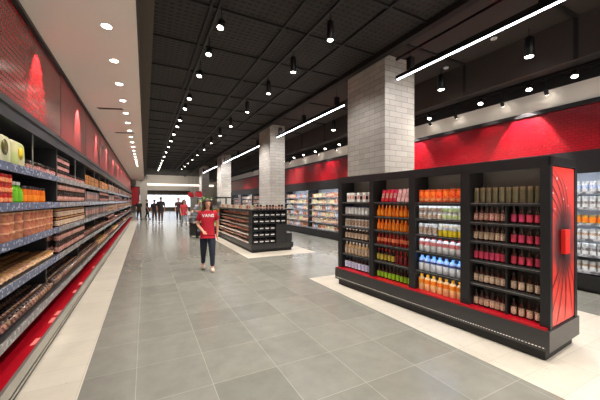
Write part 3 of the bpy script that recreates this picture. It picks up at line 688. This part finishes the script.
m = MB(); m.box(.06, .075, .45, 4.8, 1.285, 1.299, M_LEDS); obj('light_strip', m, mg)
FZ = [.26, .46, .66, .88, 1.08]
for j, z in enumerate(FZ):
    m = MB(); m.box(.06, .82 if j < 3 else 1.17, .03, .34, z, z + .012, M_BLACK2)
    if z > .3: obj('front_shelf', m, mg)
pbx = MB(); pbx.box(-.075, .075, -.1, .1, 0, .12, M_BLACK); pbl = MB(); pbl.box(-.06, .06, -.104, -.1, .05, .085, M_WHITE)
pcap = MB(); pcap.lathe([(.03, .12), (.02, .15)], mat('grey_pack_top', (120, 120, 124), .4), 8)
P_box = proto('black_pack', pbx, [('white_label', pbl), ('pack_top', pcap)])
for j, z in enumerate(FZ):
    for i in range(4 if j < 3 else 6):
        place(P_box, T(2.88 + .16 + .185 * i, 8.87, z + .013 if j else .262), 'Black pack with white label, column %s from the tiered side, %s row up' % (ORD[i], ORD[j]), 'pack', 'black packs on the gondola front')
m_red1 = G('red_fruit_pack', (176, 50, 38), rough=.3, noise=(222, 160, 130), nscale=20, var=.35); m_wht1 = G('white_tray_pack', (226, 210, 196), rough=.3, noise=(196, 90, 70), nscale=30)
P_ma = packet('tray_pack', .17, .172, .08, m_red1, m_whitelab); P_mb = packet('tray_pack', .17, .172, .08, m_wht1, m_redlab)
for zi, (z, d) in enumerate(((.265, .14), (.505, .18), (.765, .24), (1.025, .3))):
    for i in range(24):
        r_ = R.random() < (.25 if zi == 0 else .68)
        place(P_ma if r_ else P_mb, T(2.88 + d, 9.25 + .182 * i, z + .085, jit(.05), jit(.04), .5 + jit(.15), R.uniform(.92, 1.03)), '%s tray pack, %s tier up, %s' % ('Red' if r_ else 'Pale', ORD[zi], (ORD[i] if i < 20 else 'number twenty-%s' % ['one', 'two', 'three', 'four'][i - 20]) + ' from the black front'), 'pack', 'tray packs on the tiered side')
for i in range(22):
    k = R.choice([1, 3])
    place([P_brownjar2, jar('preserve_jar', .12, .045, m_whbot, m_whitelid, m_creamlab), P_brownjar, P_brownjar2][k] if k == 3 else P_cream if False else P_brownjar, T(3.0 + .052 * i if i < 20 else 3.02, 8.8 if i < 20 else 9 + i * .1, 1.33), 'Small jar along the top front edge of the low gondola, %s' % (ORD[i] if i < 20 else ['next to last', 'last'][i - 20]), 'jar', 'jars on top of the low gondola') if i < 19 and i % 2 == 0 else None
for i in range(20):
    place(FP[[0, 7, 4, 0][i % 4]], T(3.05, 9.2 + .22 * i, 1.33, PI / 2, s=.62), '%s small upright pack on top of the low gondola, from its front' % ORD[i].capitalize(), 'pack', 'packs on top of the low gondola')

# ------------------------------------------------------------------ produce gondola behind
pgd = thing('produce_stand', 'long produce stand with pale tiers beyond the low black gondola', 'stand', (2.9, 14.6, 0))
m = MB(); m.box(0, 1.35, 0, 9.2, 0, .3, M_BLACK); obj('plinth', m, pgd)
m = MB(); m.box(.5, .85, 0, 9.2, .3, 1.35, M_FRI); obj('centre_panel', m, pgd)
for z, d in ((.42, .05), (.75, .15), (1.05, .28)):
    m = MB(); m.box(d, .5, 0, 9.2, z - .03, z, mat('pale_tier', (190, 180, 165), .5)); obj('tier', m, pgd)
m = MB(); m.box(.1, 1.25, 0, 9.2, 1.75, 1.8, M_BLACK2); obj('canopy', m, pgd)
for yy in (.1, 4.6, 9.1):
    m = MB(); m.box(.62, .68, yy - .03, yy + .03, 1.35, 1.75, M_BLACK2); obj('post', m, pgd)
lf = [G('leafy_green', (86, 150, 50), rough=.5, var=.3), G('lettuce_green', (150, 196, 70), rough=.5, var=.3), G('produce_red', (206, 50, 36), rough=.35, var=.2), G('produce_cream', (226, 214, 176), rough=.4, var=.2), G('produce_orange', (232, 130, 40), rough=.4)]
def blob(name, m, r, seed):
    rr_ = random.Random(seed); b = MB(); prof = [(r * .3, 0), (r * .85, r * .25), (r, r * .7), (r * .8, r * 1.25), (r * .35, r * 1.55)]
    b.lathe(prof, m, 9)
    b.v = [tuple(c * (1 + rr_.uniform(-.12, .12)) for c in p) for p in b.v]; return proto(name, b, [])
PV = [blob('vegetable', m_, .075, i) for i, m_ in enumerate(lf)]; vn = ['dark green', 'pale green', 'red', 'cream', 'orange']
for zi, (z, d) in enumerate(((.42, .15), (.75, .25), (1.05, .38))):
    for i in range(56):
        k = [1, 0, 2, 3, 4, 0, 1][(i // 6 + zi * 2) % 7]
        seg = i // 6
        place(PV[k], T(2.9 + d + jit(.02), 14.7 + .16 * i, z, jit(3)), '%s vegetable in block %s of the %s produce tier' % (vn[k].capitalize(), ORD[seg], ['lowest', 'middle', 'upper'][zi]), 'vegetable', '%s vegetables in block %s of the %s tier' % (vn[k], ORD[seg], ['lowest', 'middle', 'upper'][zi]))
for i in range(5):
    k = i % 2
    sg = thing('hanging_sign', 'Blank red sign hanging over the produce stand, %s from its near end' % ORD[i], 'sign', (2.75 + (i % 3) * .22, 18.2 + i * 1.1, 0), 0, 'red signs over the produce')
    m = MB(); m.box(-.16, .16, -.01, .01, 1.86 + .06 * k, 2.1 + .1 * k, M_RED); obj('sign_board', m, sg)
    for q in (-.12, .12):
        m = MB(); m.tube((q, 0, 2.1), (q, 0, 4.57), .004, M_BLACK, 5); obj('hanging_cord', m, sg)
pgp = thing('leafy_display', 'tall green leafy plant display beside the produce stand', 'plant', (2.55, 14.25, 0))
m = MB(); m.lathe([(.16, 0), (.2, .5), (.22, .52)], M_BLACK, 12); obj('pot', m, pgp)
m = MB()
for i in range(150):
    a = R.uniform(0, 6.28); h = R.uniform(.5, 1.75); r = R.uniform(.02, .3) * (1.1 - abs(h - 1.2) * .6); l = R.uniform(.1, .2)
    M_ = T(r * math.cos(a), r * math.sin(a), h, a, R.uniform(-.6, .6), R.uniform(-1.2, .3))
    m.poly([(0, 0, 0), (l * .5, l * .25, .02), (l, 0, 0), (l * .5, -l * .25, .02)], [(0, 1, 2, 3)], lf[1] if R.random() < .6 else lf[0], False, M_)
m.tube((0, 0, .5), (0, 0, 1.5), .02, m_olive, 6); obj('foliage', m, pgp)

# ------------------------------------------------------------------ lamps
LIGHTS = []
def spot(name, loc, target, energy, angle, blend=.6, color=(1, .95, .88), r=.04, parent=None):
    l = bpy.data.lights.new(name, 'SPOT'); l.energy = energy; l.spot_size = math.radians(angle); l.spot_blend = blend; l.color = color; l.shadow_soft_size = r
    o = bpy.data.objects.new(name, l); COL.objects.link(o); o.location = loc
    d = Vector(target) - Vector(loc); o.rotation_euler = d.to_track_quat('-Z', 'Y').to_euler(); return o
M_LAMPBODY = mat('lamp_black', (16, 15, 15), .4)
def track_head(loc, tgt, label, group, r=.045, l=.13, drop=.25, name='track_spotlight', top=4.529):
    """cylinder spot on a drop stem, lens towards tgt"""
    loc = Vector(loc); d = (Vector(tgt) - loc).normalized()
    t = thing(name, label, 'lamp', loc, 0, group)
    q = d.to_track_quat('Z', 'Y').to_matrix().to_4x4()
    m = MB(); m.lathe([(r * .55, -l), (r, -l * .9), (r, 0), (r * .9, .002)], M_LAMPBODY, 12, M=q); h = obj('lamp_housing', m, t)
    m = MB(); m.lathe([(r * .1, .002), (r * .84, .003), (r * .84, .006), (r * .1, .007)], M_LAMP, 12, M=q); obj('lens', m, h)
    m = MB(); m.tube(tuple(-d * l * .6), (-d.x * l * .6, -d.y * l * .6, top - loc.z), .008, M_LAMPBODY, 6); obj('stem', m, t)
    return t
# track A
YA = [4.5, 5.42, 6.44, 8.0, 8.94, 10.3, 11.2, 12.6, 14.0, 15.6, 17.4, 19.2, 21, 22.6, 24, 25.4, 26.8, 28]
m = MB(); m.box(.985, 1.015, -3, 30, 4.53, 4.565, M_LAMPBODY); tag(obj('lighting_track', m), 'long black lighting track nearest the beige ceiling', 'track')
for i, y in enumerate(YA): track_head((1.0, y, 4.2), (.55 + .2 * (i % 2), y - .35, 2.5), 'Angled black track spotlight on the track near the beige ceiling, %s from the camera' % ORD[i], 'track spotlights by the beige ceiling', r=.055)
# track B pendants
YB = [3.87, 5.17, 6.47, 8.1, 9.9, 11.5, 13.2, 15, 17, 19, 21, 23, 25]
m = MB(); m.box(2.535, 2.565, -3, 30, 4.53, 4.565, M_LAMPBODY); tag(obj('lighting_track', m), 'black lighting track over the middle of the aisle', 'track')
for i, y in enumerate(YB): track_head((2.55, y, 4.1), (2.55, y, 0), 'Black cylinder downlight over the middle of the aisle, %s from the camera' % ORD[i], 'cylinder downlights over the aisle', r=.055, l=.3, name='pendant_downlight')
YC = [2.68, 4.37, 6.6, 8.6]
for i, y in enumerate(YC): track_head((5.8, y, 4.06), (5.8, y, 0), 'Wide black cylinder downlight behind the line lamp, %s from the near end' % ORD[i], 'wide cylinder downlights', r=.075, l=.34, name='pendant_downlight')
YD = [1.6, 2.36, 3.05, 3.99, 5.33, 6.9, 8.2, 9.4, 10.4, 11.2, 12.3, 13.3, 14.5, 16]
m = MB(); m.box(6.585, 6.615, -3, 30, 3.89, 3.93, M_LAMPBODY); tag(obj('lighting_track', m), 'black lighting track under the dropped bulkhead', 'track')
for i, y in enumerate(YD): track_head((6.6, y, 3.76), (6.2, y - .2, 2.6), 'Tilted black spotlight under the dropped bulkhead, %s from the near end' % ORD[i], 'spotlights under the bulkhead', r=.055, l=.1, top=3.89)
YE = [2.82, 3.6, 4.66, 5.4, 7.0, 8.4, 9.8, 11.2, 12.6, 14, 15.4, 16.8, 18.4, 20]
for i, y in enumerate(YE): track_head((6.74, y, 3.62), (7.5, y + .1, 2.95), 'Small black wall-washer on a thin rod before the beige band, %s from near' % ORD[i], 'wall washers along the right wall', r=.035, l=.1, top=3.93, name='wall_washer')
m = MB(); m.box(6.7, 6.74, -2, 30, 3.9, 3.93, M_LAMPBODY); tag(obj('lighting_track', m), 'thin black track carrying the small wall-washers', 'track')
# line lamps
for i, (a, b_) in enumerate(((-.6, 4.3), (6.0, 10.3), (12.1, 18.9), (20.6, 26.2))):
    t = thing('line_lamp', 'Long suspended white line lamp above the pillars row, %s from the camera' % ORD[i], 'lamp', (4.38, a, 3.97), 0, 'suspended line lamps')
    m = MB(); m.box(-.022, .022, 0, b_ - a, .012, .08, M_LAMPBODY); obj('lamp_housing', m, t)
    m = MB(); m.box(-.016, .016, .03, b_ - a - .03, 0, .012, M_LINE); obj('diffuser', m, t)
    for yy in (.35, (b_ - a) / 2, b_ - a - .35):
        m = MB(); m.box(-.05, .05, yy - .05, yy + .05, .08, .3, M_LAMPBODY); m.tube((0, yy, .3), (0, yy, .6), .006, M_LAMPBODY, 5); obj('hanger', m, t)
m = MB(); m.box(4.46, 4.5, -2, 4.4, 4.42, 4.46, M_LAMPBODY)
tag(obj('suspension_rail', m), 'thin black rail hung above the nearest line lamp', 'rail')
# recessed downlights in the beige ceiling
for i in range(18):
    y = 3.83 + .9 * i - .9
    t = thing('recessed_downlight', 'Round recessed downlight in the beige ceiling, %s' % ((ORD[i] if i < 20 else 'number twenty-' + ORD[i - 20]) + ' from the camera') if i != 19 else 'Round recessed downlight in the beige ceiling, twentieth from the camera', 'lamp', (-.37, y, 3.5), 0, 'recessed downlights')
    m = MB(); m.lathe([(.062, -.004), (.058, -.002), (.058, 0)], M_WHITE, 18); obj('rim', m, t)
    m = MB(); m.lathe([(.047, -.006), (.047, -.0045)], M_LAMP, 18); obj('lens', m, t)
t = thing('air_vent', 'black linear slot air vent in the beige ceiling', 'vent', (-.63, 7.22, 3.5), -.35)
m = MB(); m.box(-.24, .24, -.05, .05, -.004, 0, M_BROWN); obj('frame', m, t); m = MB(); m.box(-.23, .23, -.035, .035, -.007, -.004, M_DARK); obj('slot', m, t)
t = thing('air_vent', 'second smaller black slot air vent further along the beige ceiling', 'vent', (-.5, 9.6, 3.5), -.35)
m = MB(); m.box(-.24, .24, -.05, .05, -.004, 0, M_BROWN); obj('frame', m, t); m = MB(); m.box(-.23, .23, -.035, .035, -.007, -.004, M_DARK); obj('slot', m, t)
for i, (x, y) in enumerate(((6.0, 4.4), (5.7, 3.2), (5.4, 8.0))):
    t = thing('smoke_detector', 'Small white round detector on the dark panel ceiling, %s from the camera' % ORD[i], 'detector', (x, y, 4.6), 0)
    m = MB(); m.lathe([(.03, -.03), (.05, -.02), (.055, 0)], M_WHITE, 14); obj('housing', m, t)

K = 1.0
for i, y in enumerate([-1.5, .3, 1.9] + YA[::2]): spot('track_beam', (1.0, y, 4.1), (.7, y, 0), 150 * K * (1 if y < 12 else 1.6), 110, .8)
for i, y in enumerate([-1.5, .3, 2.2] + YB): spot('pendant_beam', (2.55, y, 4.06), (2.55, y, 0), 165 * K * (1 if y < 12 else 1.3), 100, .8)
for y in [-1, .8] + YC + [11, 14, 18, 22]: spot('pendant_beam', (5.8, y, 4.0), (5.6, y, 0), (180 if y < 4 else 300) * K, 110, .8)
for y in [.6, 2.4, 4.2, 6, 8.2, 10.4, 13, 16, 20, 24, 28]: spot('downlight_beam', (-.37, y, 3.48), (-.45, y, 0), 60 * K * (1 if y < 12 else 1.4), 120, .7)
for k in range(-1, 11): spot('wall_wash_beam', (-.88, 4.43 + 2.3 * k, 3.46), (-1.18, 4.43 + 2.3 * k, 2.75), 85, 54, .3, r=.015, color=(1, .93, .86))
for y in YE: spot('wall_wash_beam', (6.62, y + .3, 3.6), (6.95, y + .3, 2.6), 16, 70, .4, r=.02, color=(1, .9, .85))
for x, y, tx, ty, e in ((2.55, 5.2, 4.3, 5.2, 130), (2.55, 11.4, 4.3, 11.4, 200), (2.55, 19.6, 4.3, 19.6, 300), (2.55, 27, 4.3, 27, 300), (5.2, 2.0, 4.75, 4.53, 190), (4.8, 8.2, 4.6, 10.74, 160), (4.8, 16.5, 4.6, 19.05, 220)):
    spot('pillar_fill', (x, y, 4.1), (tx, ty, 2.3), e, 85, .8, color=(1, .97, .96))  # added spots that brighten the brick faces of the pillars
for y, e in ((3.25, 190), (6.05, 130), (10.5, 60), (13.5, 60)): spot('accent_beam', (6.45, y, 3.7), (6.95, y, 2.6), e, 62, .25, r=.02, color=(1, .9, .85))
spot('bulkhead_fill', (1.0, 32, 4.1), (.8, 38, 2.9), 330, 80, .8)  # added spot that lifts the dark far bulkhead
spot('pier_fill', (.6, 27.5, 4.1), (-.1, 30.6, 2), 160, 60, .7)  # added front light for the cream pier
spot('bulkhead_fill', (3.6, 32, 4.1), (3.6, 38, 3.4), 260, 80, .8)  # second added spot on the bulkhead
spot('accent_beam', (4.4, -1.6, 4.0), (3.9, 1.4, 1.3), 150, 40, .6)  # this and the next spots are added to brighten the red end panel
spot('accent_beam', (5.4, 1.2, 4.0), (4.1, 1.5, 1.2), 90, 60, .6)
spot('accent_beam', (3.0, -.6, 4.0), (3.9, 1.5, 1.0), 120, 50, .6)
for k in range(5): 
    l = bpy.data.lights.new('lobby_light', 'AREA'); l.shape = 'RECTANGLE'; l.size = 5; l.size_y = 2; l.energy = 40; o = bpy.data.objects.new('lobby_light', l); COL.objects.link(o); o.location = (2, 40 + k * 3, 3.2)

# ------------------------------------------------------------------ people
def skin_mesh(name, verts, edges, radii, m, parent, root=0, sub=2, flatten=None):
    me = bpy.data.meshes.new(name); me.from_pydata(verts, edges, [])
    o = bpy.data.objects.new(name, me); COL.objects.link(o)
    md = o.modifiers.new('skin', 'SKIN'); md.use_smooth_shade = True
    sv = me.skin_vertices[0].data if me.skin_vertices else None
    if sv is None:
        import bmesh
        bm = bmesh.new(); bm.from_mesh(me); bm.verts.layers.skin.verify(); bm.to_mesh(me); bm.free(); sv = me.skin_vertices[0].data
    for i, r in enumerate(radii):
        sv[i].radius = r if isinstance(r, tuple) else (r, r); sv[i].use_root = (i == root)
    s = o.modifiers.new('sub', 'SUBSURF'); s.levels = sub; s.render_levels = sub
    dg = bpy.context.evaluated_depsgraph_get(); dg.update()
    bk = bpy.data.meshes.new_from_object(o.evaluated_get(dg)); bk.name = name
    o.modifiers.clear(); o.data = bk; bk.materials.clear(); bk.materials.append(m)
    for p in bk.polygons: p.use_smooth = True
    o.parent = parent; return o
class Sk:
    def __init__(s): s.v = []; s.e = []; s.r = []
    def p(s, co, r, prev=None):
        s.v.append(co); s.r.append(r)
        if prev is not None: s.e.append((prev, len(s.v) - 1))
        return len(s.v) - 1
    def chain(s, pts, prev=None):
        for co, r in pts: prev = s.p(co, r, prev)
        return prev
def person(name, label, loc, rz, h, shirt, trousers, hair, shoes, skin=(206, 150, 124), female=False, stride=.14, arms='down', long_hair=False, bend=0, group=None, hands=False):
    k = h / 1.7
    t = thing(name, label, 'person', loc, rz, group); S = mat('skin_%d' % skin[0], skin, .5, spec=.35)
    sw = .165 if female else .195   # half shoulder
    P = lambda x, y, z: (x * k, (y - bend * max(0, z - .95)) * k, (z - bend * .25 * max(0, z - 1.1)) * k)
    # local: faces -y
    hipL, hipR = P(.085, 0, .88), P(-.085, 0, .88)
    kL = P(.09, -stride * .75, .49); kR = P(-.09, stride * .15, .48)
    aL = P(.09, -stride, .09); aR = P(-.09, stride * 1.1, .12)
    if arms == 'down':
        eL, wL = P(sw + .045, .02, 1.10), P(sw + .03, -.06, .86); eR, wR = P(-sw - .045, .03, 1.10), P(-sw - .03, -.05, .86)
    elif arms == 'walk':
        eL, wL = P(sw + .06, .06, 1.11), P(sw + .05, .03, .87); eR, wR = P(-sw - .05, .04, 1.10), P(-sw + .045, -.17, .965)
    else:
        eL, wL = P(sw + .03, -.08, 1.12), P(.1, -.3, 1.1); eR, wR = P(-sw - .03, -.08, 1.12), P(-.1, -.3, 1.1)
    def torso(s, add=0.0):
        pel = s.p(P(0, 0, .93), ((.135 + add) * k, (.10 + add) * k))
        w = s.p(P(0, 0, 1.1), ((.115 if female else .13) * k + add * k, (.085 + add) * k), pel)
        c = s.p(P(0, -.01, 1.3), ((.14 if female else .155) * k + add * k, (.105 + add) * k), w)
        n = s.p(P(0, 0, 1.43), (.075 * k + add * k * .8, (.065 + add) * k), c)
        return pel, w, c, n
    s = Sk(); pel, w, c, n = torso(s)
    nk = s.p(P(0, -.0, 1.475), .044 * k, n); hd = s.chain([(P(0, -.03, 1.545), (.056 * k, .07 * k)), (P(0, -.02, 1.62), (.075 * k, .09 * k)), (P(0, -.01, 1.68), (.055 * k, .065 * k))], nk)
    for e, wr, sg in ((eL, wL, 1), (eR, wR, -1)):
        sh = s.p(P(sg * sw, .0, 1.385), .05 * k, c)
        el = s.p(e, .04 * k, sh); wri = s.p(wr, .027 * k, el)
        d = (Vector(wr) - Vector(e)).normalized()
        palm = Vector(wr) + d * .05 * k
        side = Vector((0, 1, 0)) if abs(d.z) > .6 else Vector((sg, 0, 0))
        side = (side - d * side.dot(d)).normalized(); nrm = d.cross(side).normalized()
        pm = s.p(tuple(palm), (.034 * k, .018 * k), wri)
        for fi in range(4):
            ln = [.075, .085, .08, .062][fi] * k; off = side * (fi - 1.5) * .018 * k
            s.chain([(tuple(palm + off + d * .045 * k), .009 * k), (tuple(palm + off + d * (.045 * k + ln * .5) + nrm * .006 * k * sg), .0085 * k), (tuple(palm + off + d * (.04 * k + ln) + nrm * .022 * k * sg), .007 * k)], pm)
        s.chain([(tuple(palm - side * .034 * k - d * .01 * k), .011 * k), (tuple(palm - side * .055 * k + d * .03 * k), .008 * k)], pm)
    for hp, kn, an in ((hipL, kL, aL), (hipR, kR, aR)):
        a = s.p(hp, .085 * k, pel); b = s.p(kn, .055 * k, a); q = s.p(an, .035 * k, b)
        s.chain([((an[0], an[1] - .05 * k, max(.04, an[2] - .055 * k)), .033 * k), ((an[0], an[1] - .15 * k, max(.03, an[2] - .07 * k)), .026 * k)], q)
    skin_mesh('body', s.v, s.e, s.r, S, t)
    # shirt
    s = Sk(); pel, w, c, n = torso(s, .03)
    s.p(P(0, 0, .85), (.165 * k, .128 * k), pel)
    for e, sg in ((eL, 1), (eR, -1)):
        sh = s.p(P(sg * sw, 0, 1.385), .066 * k, c); em = Vector(e) * (.75 if female else .9) + Vector(P(sg * sw, 0, 1.385)) * (.25 if female else .1)
        s.p(tuple(em), .058 * k, sh)
    SM = mat('cloth_%d_%d_%d' % shirt, shirt, .85, bump=.2, bscale=20)
    skin_mesh('shirt', s.v, s.e, s.r, SM, t)
    s = Sk(); pel = s.p(P(0, 0, .9), (.14 * k, .105 * k)); s.p(P(0, 0, .98), (.12 * k, .095 * k), pel)
    for hp, kn, an in ((hipL, kL, aL), (hipR, kR, aR)):
        an2 = Vector(an) * .97 + Vector(kn) * .03
        s.chain([(hp, .1 * k), (tuple((Vector(hp) + Vector(kn)) / 2), .094 * k), (kn, .076 * k), (tuple((Vector(kn) + Vector(an2)) / 2), .06 * k), (tuple(an2), .05 * k)], pel)
    TM = mat('cloth_%d_%d_%d' % trousers, trousers, .85, bump=.2, bscale=20)
    skin_mesh('trousers', s.v, s.e, s.r, TM, t)
    HM = mat('cloth_%d_%d_%d' % shoes, shoes, .6)
    for an in (aL, aR):
        s = Sk(); z0 = max(.036, an[2] - .06 * k)
        s.chain([((an[0], an[1] + .045 * k, z0 + .006), .046 * k), ((an[0], an[1] - .06 * k, z0 + .004), .05 * k), ((an[0], an[1] - .18 * k, z0 - .004), .038 * k)])
        skin_mesh('shoe', s.v, s.e, s.r, HM, t, root=0)
    HR = mat('hair_%d' % hair[0], hair, .55)
    m = MB(); vs = []; fs = []; nu, nv = 28, 18
    for j in range(nv + 1):
        for i in range(nu):
            th = PI * j / nv; ph = 2 * PI * i / nu
            dx, dy, dz = math.sin(th) * math.cos(ph), math.sin(th) * math.sin(ph), math.cos(th)
            front = max(0, -dy); f_ = 1.0
            face = dy < -.35 and dz < .28 and abs(dx) < .8 + .1 * dz
            if face: f_ = .55
            if not long_hair and dz < -.25: f_ = .6
            wob = 1 + .03 * math.sin(9 * ph) * math.sin(th)
            x, y, z = .089 * dx * f_ * wob, .012 + .112 * dy * f_ * wob, 1.632 + .104 * dz * f_
            if long_hair and dz < 0 and not face:
                z += dz * .19; x *= 1 + .28 * -dz; y = y + .02 * -dz; 
                if dz < -.75: x, y = .11 * dx / max(.05, math.hypot(dx, dy)) * (1 + dz) * 4, .04 + .05 * dy
            vs.append(P(x, y, z))
    for j in range(nv):
        for i in range(nu):
            a_ = j * nu + i; b_ = j * nu + (i + 1) % nu; fs.append((a_ + nu, b_ + nu, b_, a_))
    m.poly(vs, fs, HR, True); obj('hair', m, t)
    if long_hair:
        m = MB()
        for sg in (1, -1):
            for q_ in range(4):
                m.tube(P(sg * (.082 + .004 * q_), -.045 + .025 * q_, 1.66), P(sg * (.098 + .002 * q_), -.075 + .03 * q_, 1.42 - .01 * q_), .021 * k, HR, 7, r1=.012 * k)
        obj('hair_strands', m, t)
    # face
    if hands:
        m = MB()
        for sg in (1, -1): m.lathe([(.002, -.006), (.009, -.004), (.011, 0), (.009, .004), (.002, .006)], mat('eye_dark', (40, 26, 22), .2), 8, c=P(sg * .03, -.108, 1.615), sx=1.3)
        obj('eyes', m, t)
        m = MB(); m.lathe([(.002, -.02), (.012, -.014), (.009, .01), (.003, .02)], S, 8, c=P(0, -.118, 1.59)); obj('nose', m, t)
        m = MB(); m.lathe([(.002, -.005), (.014, -.003), (.014, .003), (.002, .005)], mat('lips', (170, 80, 78), .4), 8, c=P(0, -.103, 1.555), sx=1.5, sy=.8); obj('mouth', m, t)
    return t
CAM_YAW = math.atan(155 / 297)
wm = person('person', 'woman in red T-shirt and dark trousers walking up the aisle towards the camera', (1.29, 7.1, .0), -.22 + .12, 1.63, (176, 14, 40), (28, 34, 50), (58, 34, 28), (206, 178, 158), female=True, stride=.16, arms='walk', long_hair=True, hands=True)
wm.scale = (1.05, 1.05, 1)
# lettering on the shirt
cu = bpy.data.curves.new('shirt_lettering', 'FONT'); cu.body = 'VANS'; cu.size = .095; cu.extrude = .002; cu.align_x = 'CENTER'; cu.space_character = 1.12; cu.offset = .002
to = bpy.data.objects.new('shirt_lettering', cu); COL.objects.link(to); bpy.context.view_layer.update()
me = bpy.data.meshes.new_from_object(to.evaluated_get(bpy.context.evaluated_depsgraph_get())); bpy.data.objects.remove(to)
sh = [c for c in wm.children if c.name.startswith('shirt')][0]
bpy.context.view_layer.update()
for v in me.vertices:   # lay the letters on the chest curve
    x, z = v.co.x, 1.235 + v.co.y; hit, p, nrm, fi = sh.ray_cast(Vector((x, -.6, z)), Vector((0, 1, 0)))
    yy = p.y if hit else -.12
    v.co = (x, yy - .004 - v.co.z, z)
me.materials.clear(); me.materials.append(M_WHITE)
tx = bpy.data.objects.new('shirt_lettering', me); COL.objects.link(tx); tx.parent = sh

person('person', 'man in dark shirt and brown trousers seen from behind beside a taller man', (.62, 24.2, 0), PI + .1, 1.68, (38, 36, 44), (96, 56, 44), (30, 24, 22), (30, 26, 26), arms='down')
person('person', 'taller man in dark shirt and brown trousers seen from behind', (1.0, 23.6, 0), PI - .1, 1.86, (34, 32, 38), (92, 58, 48), (30, 24, 22), (30, 26, 26), stride=.1)
person('person', 'person in black clothes standing at the far end of the shelving', (-.45, 28.6, 0), .5, 1.66, (24, 22, 24), (24, 22, 24), (120, 40, 34), (20, 20, 20))
person('person', 'person in black clothes beside the cream pier', (.16, 28.9, 0), 1.6, 1.7, (22, 22, 24), (24, 22, 24), (30, 26, 24), (20, 20, 20))
person('person', 'shopper in long dark coat walking beyond the couple', (2.28, 24.4, 0), 0, 1.8, (70, 40, 44), (40, 34, 40), (70, 50, 44), (30, 26, 26))
person('person', 'shopper in red top and light grey trousers in the middle of the aisle', (2.06, 18.9, 0), .2, 1.66, (190, 60, 70), (150, 154, 162), (70, 40, 34), (180, 180, 180), female=True, long_hair=True)
person('person', 'shopper in pale grey shirt leaning over the black basket trolley', (2.22, 15.6, 0), .9, 1.68, (146, 150, 162), (120, 124, 132), (50, 38, 32), (60, 60, 60), bend=.35, arms='fwd')
# basket trolley
t = thing('basket_trolley', 'black shopping basket trolley filled with goods beside the leaning shopper', 'trolley', (2.02, 13.6, 0), .35)
m = MB(); m.box(-.2, .2, -.3, .3, .1, .13, M_BLACK)
for a in (-.2, .18): m.box(a, a + .02, -.3, .3, .13, .62, M_BLACK)
for a in (-.3, .28): m.box(-.2, .2, a, a + .02, .13, .62, M_BLACK)
for a in (-.22, .2): m.box(a, a + .02, -.32, .32, .6, .64, M_BLACK)
m.box(-.22, .22, -.32, -.3, .6, .64, M_BLACK); m.box(-.22, .22, .3, .32, .6, .64, M_BLACK); obj('basket', m, t)
m = MB(); m.box(-.15, .15, -.304, -.3, .3, .42, mat('grey_badge', (110, 112, 120), .5)); obj('badge', m, t)
m = MB(); m.tube((-.16, .3, .6), (-.16, .45, .95), .012, M_BLACK); m.tube((.16, .3, .6), (.16, .45, .95), .012, M_BLACK); m.tube((-.16, .45, .95), (.16, .45, .95), .014, M_BLACK); obj('handle', m, t)
for sx_ in (-.17, .17):
    for sy_ in (-.25, .25):
        m = MB(); m.tube((sx_ - .015, sy_, .05), (sx_ + .015, sy_, .05), .05, M_BLACK2, 12); obj('wheel', m, t)
for i, (x, y, k_) in enumerate(((-.09, -.15, 0), (.08, -.12, 3), (-.06, .08, 4), (.09, .14, 0))):
    place(FP[[7, 4, 0, 1][i]], T(2.02, 13.6, 0, .35) @ T(x, y, .5, 1.2 * i, s=1.0) @ Matrix.Translation((0, 0, 0)), 'grocery pack in the basket trolley, %s colour' % ['cream', 'tan', 'white', 'orange'][i], 'pack', 'goods in the basket trolley')
m = MB(); m.box(-.17, .17, -.27, .27, .133, .5, m_darkpack); tag(obj('grocery_sack', m, None, (2.02, 13.6, 0), (0, 0, .35)), 'dark sack filling the lower part of the basket trolley', 'sack')

# stuff (far parts of the left shelving)
nm = {'jar': 'stacked_jars', 'carton': 'stacked_cartons', 'packet': 'packed_packets', 'bag': 'packed_bags', 'tub': 'stacked_tubs', 'bottle': 'packed_bottles'}
for key, mb in STUFF.items():
    n, c = key.split('|'); tag(obj(n + '_mass', mb), 'mass of small distant %ss on the far bays of the left shelving, mostly %s' % (c, n.replace('_', ' ')), c, None, 'stuff')

# ------------------------------------------------------------------ world, camera
wd = bpy.data.worlds.new('world'); scene.world = wd; wd.use_nodes = True
wd.node_tree.nodes['Background'].inputs[0].default_value = (1, .97, .93, 1); wd.node_tree.nodes['Background'].inputs[1].default_value = 1.3  # bright background let in through the open near end as added frontal fill
cd = bpy.data.cameras.new('camera'); cd.sensor_width = 36; cd.lens = 297 / 600 * 36; cd.shift_y = 1 / 600; cd.clip_start = .05; cd.clip_end = 200
cam = bpy.data.objects.new('camera', cd); COL.objects.link(cam); cam.location = (0, 0, 1.6); cam.rotation_euler = (PI / 2, 0, -CAM_YAW); scene.camera = cam
vs = scene.view_settings; vs.view_transform = 'Standard'; vs.look = 'None'; vs.gamma = 1; vs.use_curve_mapping = False; vs.exposure = .65
